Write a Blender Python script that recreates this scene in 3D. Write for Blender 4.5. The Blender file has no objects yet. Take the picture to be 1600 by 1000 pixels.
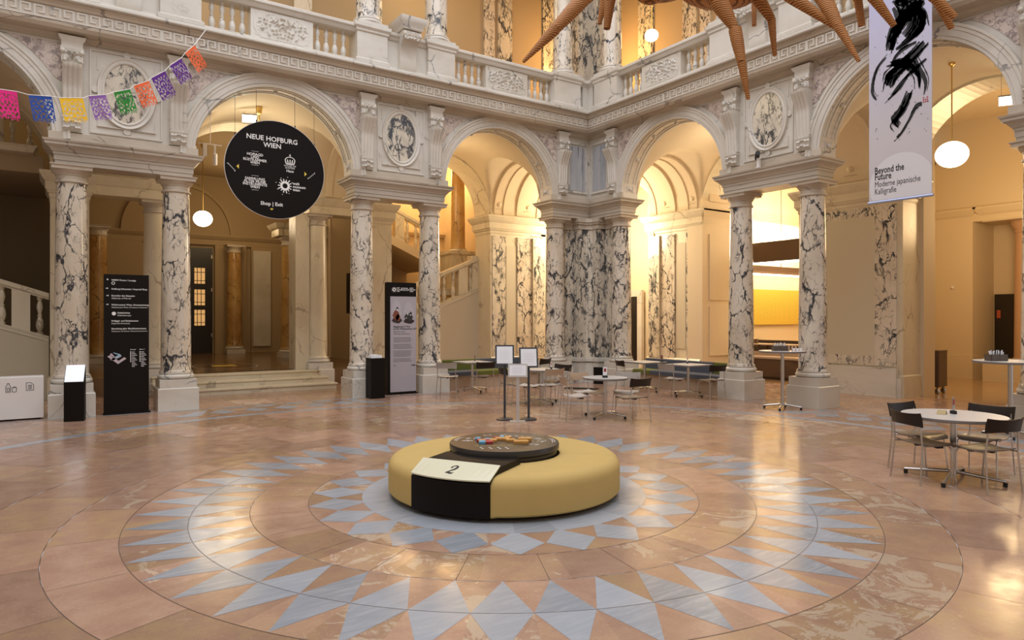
import bpy, bmesh, math, random
from math import sin, cos, pi, sqrt, radians, atan2, hypot
from mathutils import Vector, Matrix
random.seed(7)
SC = bpy.context.scene
COL = SC.collection
# ---------------------------------------------------------------- camera
WX, WY = 9.22, 9.30                 # column lines of the right (x) and left (y) arcades; the hall centre is the origin
cd = bpy.data.cameras.new('camera'); cam = bpy.data.objects.new('camera', cd); COL.objects.link(cam)
cam.location = (-4.09, -6.18, 1.87); cam.rotation_euler = (pi/2, 0, -radians(34.141))
cd.sensor_width = 36; cd.lens = 1065.8/1600*36; cd.shift_y = -0.0025; cd.clip_end = 200
SC.camera = cam
# ---------------------------------------------------------------- world: daylight that falls through the glass roof
W = bpy.data.worlds.new('sky'); SC.world = W; W.use_nodes = True
W.node_tree.nodes['Background'].inputs[0].default_value = (0.86, 0.90, 1.0, 1)
W.node_tree.nodes['Background'].inputs[1].default_value = 0.75
SC.view_settings.view_transform = 'Standard'; SC.view_settings.look = 'None'
SC.view_settings.exposure = 0.33; SC.view_settings.gamma = 1.0; SC.view_settings.use_curve_mapping = False
def lamp(name, kind, loc, energy, color, size=0.3, rot=None, sy=None):
    l = bpy.data.lights.new(name, kind); o = bpy.data.objects.new(name, l); COL.objects.link(o)
    o.location = loc; l.energy = energy; l.color = color
    if kind == 'AREA':
        l.size = size
        if sy: l.shape = 'RECTANGLE'; l.size_y = sy
    else: l.shadow_soft_size = size
    if rot: o.rotation_euler = rot
    return o
WARM = (1.0, 0.76, 0.43); CREAM = (1.0, 0.84, 0.60)
lamp('skylight_daylight', 'AREA', (0, 0, 15.4), 1300, (0.93, 0.94, 1.0), 15)
for n, p, e, c in (
    ('corner_bay_light', (11.0, 11.1, 4.7), 520, CREAM),
    ('left_bay_fill', (0.07, 10.9, 5.9), 45, CREAM),  # soft fill added to the globe lamp's own light in this bay
    ('left_corner_bay_fill', (5.9, 10.9, 6.0), 28, WARM),  # added fill that brightens the corridor bay; no fixture hangs here
    ('right_corner_bay_fill', (10.8, 5.9, 6.0), 45, CREAM),  # unseen fill without a lamp, added to lift the right corridor bay
    ('lobby_light', (0.4, 16.6, 5.6), 55, (1.0, .72, .38)),
    ('lobby_back_light', (1.6, 20.0, 5.6), 75, (1.0, .72, .38)),
    ('stair_light', (7.6, 16.2, 7.4), 230, (1.0, 0.62, 0.26)),
    ('stair_low_light', (5.6, 13.6, 6.2), 60, WARM),
    ('left_stair_light', (-5.6, 14.6, 7.4), 42, WARM),
    ('side_room_light', (16.2, 0.8, 4.6), 260, (1.0, 0.70, 0.36)),
    ('cafe_light', (16.6, 6.4, 5.2), 420, (1.0, 0.83, 0.56)),
    ('gallery_corner_light', (11.2, 11.2, 10.6), 330, (1.0, 0.58, 0.22)),
    ('gallery_left_light', (5.0, 11.0, 11.8), 95, WARM),
    ('gallery_far_left_light', (-2.0, 11.0, 10.8), 80, WARM),
    ('gallery_right_light', (11.0, 5.2, 11.8), 80, WARM)):
    lamp(n, 'POINT', p, e, c, 0.75)
# ---------------------------------------------------------------- mesh builder
class MB:
    def __init__(s, T=None): s.v = []; s.f = []; s.m = []; s.T = T
    def pt(s, p):
        s.v.append(tuple(s.T(*p)) if s.T else tuple(p)); return len(s.v)-1
    def face(s, ids, mi=0): s.f.append(tuple(ids)); s.m.append(mi)
    def quad(s, a, b, c, d, mi=0): s.face([s.pt(a), s.pt(b), s.pt(c), s.pt(d)], mi)
    def box(s, x0, x1, y0, y1, z0, z1, mi=0):
        i = [s.pt((x, y, z)) for z in (z0, z1) for x, y in ((x0, y0), (x1, y0), (x1, y1), (x0, y1))]
        for q in ((3, 2, 1, 0), (4, 5, 6, 7), (0, 1, 5, 4), (1, 2, 6, 5), (2, 3, 7, 6), (3, 0, 4, 7)): s.face([i[k] for k in q], mi)
        return s
    def rloft(s, x0, x1, y0, y1, prof, mi=0, cap=True):          # rectangular mouldings: prof = [(z, outset)]
        R = [[s.pt(p) for p in ((x0-e, y0-e, z), (x1+e, y0-e, z), (x1+e, y1+e, z), (x0-e, y1+e, z))] for z, e in prof]
        for a, b in zip(R, R[1:]):
            for k in range(4): s.face([a[k], a[(k+1) % 4], b[(k+1) % 4], b[k]], mi)
        if cap: s.face(R[0][::-1], mi); s.face(R[-1], mi)
        return s
    def lathe(s, prof, cx=0, cy=0, n=32, mi=0, cap=True, M=None):
        R = []
        for r, z in prof:
            ring = []
            for k in range(n):
                p = Vector((cx+r*cos(2*pi*k/n), cy+r*sin(2*pi*k/n), z))
                if M: p = M @ p
                ring.append(s.pt(p))
            R.append(ring)
        for a, b in zip(R, R[1:]):
            for k in range(n): s.face([a[k], a[(k+1) % n], b[(k+1) % n], b[k]], mi)
        if cap: s.face(R[0][::-1], mi); s.face(R[-1], mi)
        return s
    def tube(s, pts, rad, n=10, mi=0, cap=True):
        pts = [Vector(p) for p in pts]
        if not hasattr(rad, '__len__'): rad = [rad]*len(pts)
        R = []; up0 = None
        for i, p in enumerate(pts):
            d = (pts[min(i+1, len(pts)-1)]-pts[max(i-1, 0)]).normalized()
            a = up0 if up0 is not None else (Vector((0, 0, 1)) if abs(d.z) < .9 else Vector((1, 0, 0)))
            x = a.cross(d).normalized() if a.cross(d).length > 1e-4 else Vector((1, 0, 0)); y = d.cross(x); up0 = y
            # keep the frame turning smoothly along the path
            up0 = y
            R.append([s.pt(p+(x*cos(2*pi*k/n)+y*sin(2*pi*k/n))*rad[i]) for k in range(n)])
            up0 = -y if False else y
            up0 = y
        for a, b in zip(R, R[1:]):
            for k in range(n): s.face([a[k], a[(k+1) % n], b[(k+1) % n], b[k]], mi)
        if cap: s.face(R[0][::-1], mi); s.face(R[-1], mi)
        return s
    def prism(s, poly, o0, o1, mi=0):            # poly in (s,z), extruded through the middle coordinate
        a = [s.pt((x, o0, z)) for x, z in poly]; b = [s.pt((x, o1, z)) for x, z in poly]
        n = len(poly); s.face(a, mi); s.face(b[::-1], mi)
        for k in range(n): s.face([a[k], b[k], b[(k+1) % n], a[(k+1) % n]], mi)
        return s
    def hprism(s, poly, z0, z1, mi=0):           # poly in (x,y), extruded in z
        a = [s.pt((x, y, z0)) for x, y in poly]; b = [s.pt((x, y, z1)) for x, y in poly]
        n = len(poly); s.face(a[::-1], mi); s.face(b, mi)
        for k in range(n): s.face([a[k], a[(k+1) % n], b[(k+1) % n], b[k]], mi)
        return s
    def run(s, prof, s0, s1, mi=0):              # straight moulding: prof = [(o,z)], swept along the first coordinate
        a = [s.pt((s0, o, z)) for o, z in prof]; b = [s.pt((s1, o, z)) for o, z in prof]; n = len(prof)
        for k in range(n): s.face([a[k], a[(k+1) % n], b[(k+1) % n], b[k]], mi)
        s.face(a[::-1], mi); s.face(b, mi); return s
    def sphere(s, c, r, n=20, m=12, mi=0, sc=(1, 1, 1)):
        R = [[s.pt((c[0]+r*sc[0]*sin(pi*j/m)*cos(2*pi*k/n), c[1]+r*sc[1]*sin(pi*j/m)*sin(2*pi*k/n), c[2]+r*sc[2]*cos(pi*j/m))) for k in range(n)] for j in range(1, m)]
        t = s.pt((c[0], c[1], c[2]+r*sc[2])); b = s.pt((c[0], c[1], c[2]-r*sc[2]))
        for k in range(n):
            s.face([t, R[0][k], R[0][(k+1) % n]], mi); s.face([b, R[-1][(k+1) % n], R[-1][k]], mi)
        for A, B in zip(R, R[1:]):
            for k in range(n): s.face([A[k], B[k], B[(k+1) % n], A[(k+1) % n]], mi)
        return s
def mesh(name, mb, mats, smooth=None, recalc=True):
    me = bpy.data.meshes.new(name); me.from_pydata(mb.v, [], mb.f)
    for m in (mats if isinstance(mats, (list, tuple)) else [mats]): me.materials.append(m)
    me.polygons.foreach_set('material_index', mb.m)
    if recalc:
        bm = bmesh.new(); bm.from_mesh(me); bmesh.ops.recalc_face_normals(bm, faces=bm.faces); bm.to_mesh(me); bm.free()
    if smooth is not None:
        me.polygons.foreach_set('use_smooth', [True]*len(me.polygons)); me.set_sharp_from_angle(angle=radians(smooth))
    me.update(); return me
def obj(name, mb, mats, parent=None, smooth=None, loc=None, rz=None, recalc=True, label=None):
    o = bpy.data.objects.new(name, mesh(name, mb, mats, smooth, recalc) if isinstance(mb, MB) else mb); COL.objects.link(o)
    if parent: o.parent = parent
    if loc: o.location = loc
    if rz is not None: o.rotation_euler.z = rz
    if label: o['label'] = label
    return o
def tag(o, label, cat, group=None, kind=None):
    o['label'] = label; o['category'] = cat
    if group: o['group'] = group
    if kind: o['kind'] = kind
    return o
def thing(name, label, cat, loc=(0, 0, 0), rz=0, group=None, kind=None):
    o = bpy.data.objects.new(name, None); COL.objects.link(o); o.location = loc; o.rotation_euler.z = rz
    o.empty_display_size = .2
    return tag(o, label, cat, group, kind)
def struct(name, mb, mats, smooth=None, parent=None, recalc=True):
    o = obj(name, mb, mats, parent, smooth, recalc=recalc)
    if not parent: o['kind'] = 'structure'
    return o
def copy_tree(o, loc=None, rz=None, label=None, group=None, parent=None):
    c = o.copy(); COL.objects.link(c)
    if parent: c.parent = parent
    if loc: c.location = loc
    if rz is not None: c.rotation_euler.z = rz
    if label: c['label'] = label
    if group: c['group'] = group
    for ch in list(o.children): copy_tree(ch, parent=c)
    return c
TL = lambda s, o, z: (WX-s, WY-o, z)       # along the left arcade: distance from the corner, distance out into the hall, height
TR = lambda s, o, z: (WX-o, WY-s, z)
def text_into(mb, items, T, mi=0, depth=0.004):
    """items = (string, x, z, size, bold, align); T maps (x, z) on the panel, plus outset, to space"""
    for s, x, z, size, bold, al in items:
        c = bpy.data.curves.new('lettering', 'FONT'); c.body = s; c.size = size; c.align_x = al; c.resolution_u = 2
        c.offset = size*(0.018 if bold else 0.0)
        if '~' in str(bold): c.shear = .25
        o = bpy.data.objects.new('lettering', c); COL.objects.link(o)
        dg = bpy.context.evaluated_depsgraph_get(); me = bpy.data.meshes.new_from_object(o.evaluated_get(dg))
        base = len(mb.v)
        for v in me.vertices: mb.v.append(tuple(T(x+v.co.x, z+v.co.y, depth)))
        for p in me.polygons: mb.f.append(tuple(base+i for i in p.vertices)); mb.m.append(mi)
        bpy.data.objects.remove(o); bpy.data.curves.remove(c); bpy.data.meshes.remove(me)
# ---------------------------------------------------------------- materials
def mat(name, col=(.8, .8, .8), rough=.5, metal=0, emit=None, es=0, spec=.5, coat=0):
    m = bpy.data.materials.new(name); m.use_nodes = True; b = m.node_tree.nodes['Principled BSDF']
    b.inputs['Base Color'].default_value = (*col, 1); b.inputs['Roughness'].default_value = rough; b.inputs['Metallic'].default_value = metal
    b.inputs['Specular IOR Level'].default_value = spec; b.inputs['Coat Weight'].default_value = coat
    if emit: b.inputs['Emission Color'].default_value = (*emit, 1); b.inputs['Emission Strength'].default_value = es
    return m
class NT:
    def __init__(s, m): s.m = m; s.t = m.node_tree; s.b = s.t.nodes['Principled BSDF']
    def n(s, typ, **k):
        q = s.t.nodes.new(typ)
        for a, v in k.items():
            if a == 'ins':
                for i, x in v.items(): q.inputs[i].default_value = x
            else: setattr(q, a, v)
        return q
    def l(s, a, b): s.t.links.new(a, b)
    def math(s, op, a, b=None, clamp=False):
        q = s.n('ShaderNodeMath', operation=op, use_clamp=clamp)
        for i, x in enumerate((a, b)):
            if x is None: continue
            if isinstance(x, (int, float)): q.inputs[i].default_value = x
            else: s.l(x, q.inputs[i])
        return q.outputs[0]
    def mix(s, f, a, b):
        q = s.n('ShaderNodeMix', data_type='RGBA')
        for i, x in ((0, f), (6, a), (7, b)):
            if isinstance(x, (int, float)): q.inputs[i].default_value = x
            elif isinstance(x, tuple): q.inputs[i].default_value = (*x, 1)
            else: s.l(x, q.inputs[i])
        return q.outputs[2]
    def noise(s, vec, scale, detail=3, rough=.55, dist=0):
        q = s.n('ShaderNodeTexNoise', ins={'Scale': scale, 'Detail': detail, 'Roughness': rough, 'Distortion': dist}); s.l(vec, q.inputs['Vector']); return q
    def ramp(s, f, lo, hi):
        q = s.n('ShaderNodeMapRange', ins={1: lo, 2: hi, 3: 0.0, 4: 1.0}); q.interpolation_type = 'SMOOTHSTEP'; s.l(f, q.inputs[0]); return q.outputs[0]
    def coords(s, stretch=(1, 1, 1), rand=20.0):
        tc = s.n('ShaderNodeTexCoord'); oi = s.n('ShaderNodeObjectInfo')
        mu = s.math('MULTIPLY', oi.outputs['Random'], rand)
        mp = s.n('ShaderNodeMapping'); mp.inputs['Scale'].default_value = stretch; s.l(tc.outputs['Object'], mp.inputs[0])
        cx = s.n('ShaderNodeCombineXYZ'); s.l(mu, cx.inputs[0]); s.l(mu, cx.inputs[2])
        ad = s.n('ShaderNodeVectorMath', operation='ADD'); s.l(mp.outputs[0], ad.inputs[0]); s.l(cx.outputs[0], ad.inputs[1]); return ad.outputs[0]
def marble(name, base, tone, vein, scale=2.0, width=.05, amount=.9, cover=(.42, .6), stretch=(1, 1, .6), rough=.22, fine=.4, warp=.35, bump=0):
    m = mat(name, base, rough); t = NT(m); co = t.coords(stretch)
    nz = t.noise(co, 1.3*scale, 4, .6); sb = t.n('ShaderNodeVectorMath', operation='SUBTRACT'); t.l(nz.outputs['Color'], sb.inputs[0]); sb.inputs[1].default_value = (.5, .5, .5)
    sl = t.n('ShaderNodeVectorMath', operation='SCALE'); t.l(sb.outputs[0], sl.inputs[0]); sl.inputs['Scale'].default_value = warp
    wp = t.n('ShaderNodeVectorMath', operation='ADD'); t.l(co, wp.inputs[0]); t.l(sl.outputs[0], wp.inputs[1])
    def veins(sc, w):
        v = t.n('ShaderNodeTexVoronoi', feature='DISTANCE_TO_EDGE', ins={'Scale': sc}); t.l(wp.outputs[0], v.inputs['Vector'])
        wn = t.math('ADD', t.math('MULTIPLY', t.ramp(t.noise(co, 2.2*scale, 4, .65).outputs[0], .35, .75), 1.9), .25)
        return t.math('SUBTRACT', 1.0, t.ramp(t.math('DIVIDE', v.outputs['Distance'], wn), w*.25, w))
    big = t.ramp(t.noise(co, .9*scale, 2).outputs[0], *cover)
    a = t.math('MULTIPLY', veins(scale, width), big)
    sm = t.ramp(t.noise(co, 1.7*scale, 3).outputs[0], cover[0]+.05, cover[1]+.07)
    b = t.math('MULTIPLY', t.math('MULTIPLY', veins(scale*3.1, width*1.5), sm), fine)
    f = t.math('MULTIPLY', t.math('MAXIMUM', a, b), amount, True)
    cl = t.ramp(t.noise(co, .7*scale, 4, .6, .6).outputs[0], .35, .72)
    t.l(t.mix(f, t.mix(cl, base, tone), vein), t.b.inputs['Base Color'])
    if bump:
        bp = t.n('ShaderNodeBump', ins={'Strength': bump, 'Distance': .01}); t.l(t.noise(co, 40, 3).outputs[0], bp.inputs['Height']); t.l(bp.outputs[0], t.b.inputs['Normal'])
    return m
M = {}
M['col'] = marble('veined_marble', (.70, .62, .51), (.56, .47, .35), (.022, .025, .035), 2.3, .055, .97, (.37, .50), (1, 1, .55), .16, .85, .5)
M['col2'] = marble('dense_veined_marble', (.70, .62, .49), (.52, .46, .37), (.03, .035, .045), 2.6, .085, .95, (.36, .50), (1, 1, .5), .16, .9, .5)
M['yel'] = marble('yellow_marble', (.52, .33, .12), (.38, .20, .06), (.10, .05, .02), 2.4, .06, .7, (.4, .6), (1, 1, .7), .15)
M['pale'] = marble('pale_marble', (.67, .625, .55), (.55, .50, .42), (.16, .155, .15), .8, .018, .75, (.5, .60), (1, 1.0, 1.3), .32, .3, .6)
M['wallm'] = marble('warm_white_marble', (.56, .48, .38), (.45, .375, .285), (.16, .12, .10), .7, .014, .7, (.5, .62), (1, 1, 1.6), .34, .3, .7)
M['entm'] = marble('warm_grey_marble', (.555, .49, .405), (.42, .365, .295), (.12, .10, .09), .7, .014, .7, (.5, .6), (1, 1, 2.0), .32, .4, .7)
M['greym'] = marble('grey_streaked_marble', (.46, .46, .46), (.36, .37, .39), (.08, .09, .11), 2.2, .05, .8, (.4, .55), (1.6, 1.6, .14), .3, .5, .3)
M['ivory'] = marble('ivory_marble', (.70, .62, .46), (.60, .51, .36), (.22, .16, .10), 1.2, .03, .6, (.45, .6), (1, 1, .6), .28, .5, .5)
M['spand'] = marble('rosy_veined_marble', (.66, .55, .47), (.52, .42, .36), (.14, .09, .09), 3.2, .09, .7, (.35, .5), (1, 1, 1), .35, .8, .6)
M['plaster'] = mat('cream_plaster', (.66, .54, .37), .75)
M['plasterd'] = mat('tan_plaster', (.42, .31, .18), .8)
M['stucco'] = mat('grey_beige_stucco', (.56, .49, .36), .7)
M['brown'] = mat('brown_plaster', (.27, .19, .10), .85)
M['black'] = mat('black_panel', (.009, .007, .006), .45, spec=.12)
M['blackm'] = mat('black_metal', (.015, .015, .015), .4, .2)
M['white'] = mat('white_panel', (.78, .74, .71), .45)
M['paper'] = mat('white_paper', (.88, .89, .92), .5)
M['letter'] = mat('white_lettering', (.85, .83, .80), .6)
M['ink'] = mat('black_ink', (.012, .012, .013), .6)
M['yellow'] = mat('yellow_mark', (.85, .62, .08), .6)
M['chrome'] = mat('brushed_steel', (.62, .60, .57), .22, 1.0)
M['dwood'] = mat('dark_stained_plywood', (.022, .014, .010), .42, spec=.3)
M['beige'] = mat('beige_plywood', (.50, .37, .26), .4)
M['greyp'] = mat('grey_plywood', (.38, .34, .30), .4)
M['top'] = mat('white_table_laminate', (.62, .60, .57), .28)
M['rim'] = mat('grey_table_edge', (.20, .18, .17), .5)
M['rubber'] = mat('black_rubber', (.01, .01, .01), .6)
M['green'] = mat('green_upholstery', (.12, .13, .02), .9)
M['grey'] = mat('blue_grey_upholstery', (.085, .09, .11), .9)
M['leather'] = mat('dark_brown_leather', (.06, .035, .025), .4)
M['walnut'] = mat('dark_walnut', (.10, .055, .03), .45)
M['darkdoor'] = mat('dark_stained_door', (.018, .012, .009), .35)
M['globe'] = mat('lit_opal_glass', (1, 1, 1), .3, 0, (1.0, .84, .6), 4)
M['globe2'] = mat('lit_exit_sign', (1, 1, 1), .3, 0, (.80, 1.0, .85), 7)
M['pane'] = mat('lit_door_pane', (.5, .3, .12), .3, 0, (1.0, .55, .2), .45)
M['strip'] = mat('warm_light_strip', (1, 1, 1), .3, 0, (1.0, .84, .58), 9)
M['brass'] = mat('brass', (.75, .52, .18), .3, 1)
M['blue'] = mat('blue_grey_marble', (.40, .45, .52), .2)
# more materials with patterns
def fabric(name, col, sc=260):
    m = mat(name, col, .85, spec=.25); t = NT(m); co = t.coords((1, 1, 1), 0)
    bp = t.n('ShaderNodeBump', ins={'Strength': .25, 'Distance': .002}); t.l(t.noise(co, sc, 2).outputs[0], bp.inputs['Height']); t.l(bp.outputs[0], t.b.inputs['Normal'])
    t.l(t.mix(t.noise(co, 5, 3).outputs[0], col, tuple(c*.88 for c in col)), t.b.inputs['Base Color']); return m
M['mustard'] = fabric('mustard_fabric', (.60, .42, .15))
def floor_mat(name, inlay=False):
    m = mat(name, (.5, .35, .27), .17, spec=.42); t = NT(m); tc = t.n('ShaderNodeTexCoord'); co = tc.outputs['Object']
    at = t.n('ShaderNodeAttribute', attribute_name='tint'); col = at.outputs['Color']
    if not inlay:
        sp = t.n('ShaderNodeSeparateColor'); t.l(col, sp.inputs[0])     # r = ochre share, g = cream clouding, b = lightness
        base = t.mix(sp.outputs[0], (.45, .285, .20), (.42, .275, .145))
        gr = t.noise(co, 3.2, 5, .65, .3).outputs[0]
        base = t.mix(t.ramp(gr, .3, .7), base, (.365, .215, .15))
        cl = t.noise(co, 2.6, 6, .72, 1.2).outputs[0]
        th = t.math('SUBTRACT', .76, t.math('MULTIPLY', sp.outputs[1], .30))
        cf = t.math('MULTIPLY', t.ramp(t.math('SUBTRACT', cl, th), 0.0, .05), .75, True)
        base = t.mix(cf, base, (.55, .44, .32))
        spk = t.ramp(t.noise(co, 55, 2, .5).outputs[0], .62, .70)
        base = t.mix(t.math('MULTIPLY', spk, .28), base, (.24, .15, .10))
        sp2 = t.ramp(t.noise(co, 38, 2, .5).outputs[0], .60, .70)
        base = t.mix(t.math('MULTIPLY', sp2, .16), base, (.62, .52, .42))
        br = t.n('ShaderNodeHueSaturation'); t.l(base, br.inputs['Color']); t.l(t.math('ADD', t.math('MULTIPLY', sp.outputs[2], .34), .80), br.inputs['Value'])
        t.l(br.outputs[0], t.b.inputs['Base Color'])
    else:
        mp = t.n('ShaderNodeMapping'); mp.inputs['Scale'].default_value = (2.2, 14.0, 1); mp.inputs['Rotation'].default_value = (0, 0, .6); t.l(co, mp.inputs[0])
        f = t.math('MULTIPLY', t.ramp(t.noise(mp.outputs[0], 1.2, 5, .65, .8).outputs[0], .40, .72), .45)
        t.l(t.mix(f, col, (.47, .48, .50)), t.b.inputs['Base Color'])
    rg = t.n('ShaderNodeMapRange', ins={1: .3, 2: .7, 3: .13, 4: .25}); t.l(t.noise(co, 5, 4).outputs[0], rg.inputs[0]); t.l(rg.outputs[0], t.b.inputs['Roughness'])
    bp = t.n('ShaderNodeBump', ins={'Strength': .05, 'Distance': .004}); t.l(t.noise(co, 9, 3).outputs[0], bp.inputs['Height']); t.l(bp.outputs[0], t.b.inputs['Normal'])
    return m
M['floor'] = floor_mat('rosy_stone_slabs'); M['inlay'] = floor_mat('blue_grey_inlay', True)
M['joint'] = mat('dark_joint', (.12, .08, .06), .5)
M['parquet'] = mat('brown_polished_floor', (.20, .115, .055), .16)
M['roomfloor'] = mat('honey_polished_floor', (.42, .26, .13), .12)
def wicker():
    m = mat('woven_rattan', (.42, .20, .08), .6, spec=.25); t = NT(m); co = t.coords((1, 1, 1), 5)
    w1 = t.n('ShaderNodeTexWave', wave_type='BANDS', bands_direction='Z', ins={'Scale': 11.0, 'Distortion': 3.0, 'Detail': 2.0}); t.l(co, w1.inputs['Vector'])
    f = t.ramp(w1.outputs[1], .1, .6); g = t.noise(co, 7, 3).outputs[0]
    t.l(t.mix(f, (.16, .055, .014), t.mix(g, (.34, .13, .035), (.60, .27, .08))), t.b.inputs['Base Color'])
    bp = t.n('ShaderNodeBump', ins={'Strength': .5, 'Distance': .006}); t.l(w1.outputs[1], bp.inputs['Height']); t.l(bp.outputs[0], t.b.inputs['Normal']); return m
M['rattan'] = wicker()
def lattice():
    m = mat('gold_lattice_picture', (.6, .4, .06), .5); t = NT(m); tc = t.n('ShaderNodeTexCoord'); sx = t.n('ShaderNodeSeparateXYZ'); t.l(tc.outputs['Object'], sx.inputs[0])
    a = t.math('SINE', t.math('MULTIPLY', t.math('ADD', t.math('MULTIPLY', sx.outputs[0], 1.8), sx.outputs[2]), 20.0)); b = t.math('SINE', t.math('MULTIPLY', t.math('SUBTRACT', t.math('MULTIPLY', sx.outputs[0], 1.8), sx.outputs[2]), 20.0))
    f = t.ramp(t.math('ABSOLUTE', t.math('MULTIPLY', a, b)), .04, .4); t.l(t.mix(f, (.20, .13, .03), (.80, .53, .06)), t.b.inputs['Base Color']); return m
M['lattice'] = lattice()

# ================================================================ FLOOR
def floor():
    mb = MB(); tint = []
    rnd = random.Random(3)
    def col():
        k = rnd.random(); return (rnd.random()**3 if k < .75 else .9, rnd.random()**1.6, rnd.random(), 1)
    def slab(r0, r1, a0, a1, n=4, clip=None):
        c = col(); P0 = [(r0*cos(a0+(a1-a0)*i/n), r0*sin(a0+(a1-a0)*i/n)) for i in range(n+1)]; P1 = [(r1*cos(a0+(a1-a0)*i/n), r1*sin(a0+(a1-a0)*i/n)) for i in range(n+1)]
        for i in range(n): mb.quad((*P0[i], 0), (*P1[i], 0), (*P1[i+1], 0), (*P0[i+1], 0)); tint.append(c)
    rings = [(0.01, 1.2, 12, 0), (1.2, 2.04, 24, 0), (2.04, 2.58, 24, .5), (2.58, 3.105, 48, .5), (3.105, 3.63, 48, 0), (3.63, 4.155, 24, .5), (4.155, 4.95, 24, 0), (4.95, 5.8, 24, .5), (5.8, 6.65, 32, 0), (6.65, 7.45, 32, .5), (7.45, 8.3, 40, 0)]
    for r0, r1, n, off in rings:
        for k in range(n): slab(r0, r1, 2*pi*(k+off)/n, 2*pi*(k+1+off)/n, 3 if n > 20 else 6)
    # outside the round field: straight courses up to the rooms
    R = 8.3; n = 80
    for k in range(n):
        a0, a1 = 2*pi*k/n, 2*pi*(k+1)/n
        def edge(a):
            t = min(24/abs(cos(a)) if abs(cos(a)) > 1e-6 else 1e9, 24/abs(sin(a)) if abs(sin(a)) > 1e-6 else 1e9); return t
        for j, (q0, q1) in enumerate(((0, .05), (.05, .11), (.11, .2), (.2, 1.0))):
            c = col(); e0, e1 = edge(a0), edge(a1)
            p = lambda a, e, q: ((R+(e-R)*q)*cos(a), (R+(e-R)*q)*sin(a), 0)
            mb.quad(p(a0, e0, q0), p(a0, e0, q1), p(a1, e1, q1), p(a1, e1, q0)); tint.append(c)
    o = struct('floor', mb, M['floor'], recalc=False)
    at = o.data.color_attributes.new('tint', 'FLOAT_COLOR', 'CORNER'); i = 0
    for p in o.data.polygons:
        for _ in p.loop_indices: at.data[i].color = tint[p.index]; i += 1
    # ---- blue-grey inlays
    def inlay(name, polys, z=.0012):
        mb = MB(); tc = []
        for poly in polys:
            mb.face([mb.pt((x, y, z)) for x, y in poly]); k = rnd.random(); b = .26+.13*k
            tc.append((b*.95, b*1.02, b*1.12, 1))
        q = obj(name, mb, M['inlay'], o, recalc=False)
        at = q.data.color_attributes.new('tint', 'FLOAT_COLOR', 'CORNER'); i = 0
        for p in q.data.polygons:
            for _ in p.loop_indices: at.data[i].color = tc[p.index]; i += 1
        return q
    pc = lambda r, d: (r*cos(radians(d)), r*sin(radians(d)))
    star = []
    for k in range(48):
        a = 7.5*k+3.75
        star += [[pc(2.58, a), pc(3.105, a+3.75), pc(3.105, a-3.75)][::-1], [pc(3.105, a-3.75), pc(3.63, a), pc(3.105, a+3.75)]]
    inlay('star_inlay', star)
    dia = []
    for k in range(24):
        a = 15*k; dia.append([pc(1.51, a-1.4), pc(1.79, a-7.3), pc(2.045, a), pc(1.79, a+7.3), pc(1.51, a+1.4)])
    inlay('diamond_inlay', dia)
    def band(r0, r1, n, sub): return [[pc(r0, 360*(k+i/sub)/n) for i in range(sub+1)][::-1]+[pc(r1, 360*(k+i/sub)/n) for i in range(sub+1)] for k in range(n)]
    ring = []
    for poly in band(1.15, 1.51, 24, 4): ring.append([p for p in poly][::-1])
    inlay('inner_ring_inlay', [r[::-1] if False else r for r in ring])
    inlay('outer_band_inlay', [r[::-1] for r in band(7.47, 7.66, 60, 3)])
    # star fields before the middle bays, and the strip before the pedestals
    misc = []
    for T in (lambda a, b: (a, b), lambda a, b: (b, a)):
        for i in range(-2, 3):
            c = i*.62
            misc.append([T(c-.27, 8.22), T(c, 7.92), T(c+.27, 8.22), T(c, 8.55)])
            misc.append([T(c+.05, 8.62), T(c+.42, 8.62), T(c+.57, 8.82), T(c+.2, 8.82)])
        for sg in (-1, 1): misc.append([T(sg*1.7, 7.85), T(sg*2.2, 7.85), T(sg*1.6, 8.6), T(sg*1.45, 8.6)])
        misc.append([T(-8, 8.86), T(8.86, 8.86), T(8.86, 8.95), T(-8, 8.95)])
    def ccw(p):
        s = sum(p[i][0]*p[(i+1) % len(p)][1]-p[(i+1) % len(p)][0]*p[i][1] for i in range(len(p))); return p if s > 0 else p[::-1]
    inlay('wall_field_inlay', [ccw(p) for p in misc], .0014)
    # ---- dark joints
    mb = MB(); w = .0022
    def jr(r, n=240):
        for k in range(n):
            a, b = 360*k/n, 360*(k+1)/n; mb.quad((*pc(r-w, a), .002), (*pc(r+w, a), .002), (*pc(r+w, b), .002), (*pc(r-w, b), .002))
    for r in (2.04, 2.58, 3.105, 3.63, 4.155, 4.95, 5.8, 6.65): jr(r)
    def rad(r0, r1, n, off):
        for k in range(n):
            a = radians(360*(k+off)/n); dx, dy = -sin(a)*w*.7, cos(a)*w*.7
            p = lambda r, sg: (r*cos(a)+sg*dx, r*sin(a)+sg*dy, .002)
            mb.quad(p(r0, -1), p(r1, -1), p(r1, 1), p(r0, 1))
    rad(2.04, 2.58, 24, .25); rad(3.63, 4.155, 24, .5); rad(4.155, 4.95, 24, 0); rad(4.95, 5.8, 24, .5); rad(5.8, 6.65, 32, 0); rad(6.65, 7.45, 32, .5)
    obj('slab_joints', mb, M['joint'], o, recalc=False)
    return o
FLOOR = floor()

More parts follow.
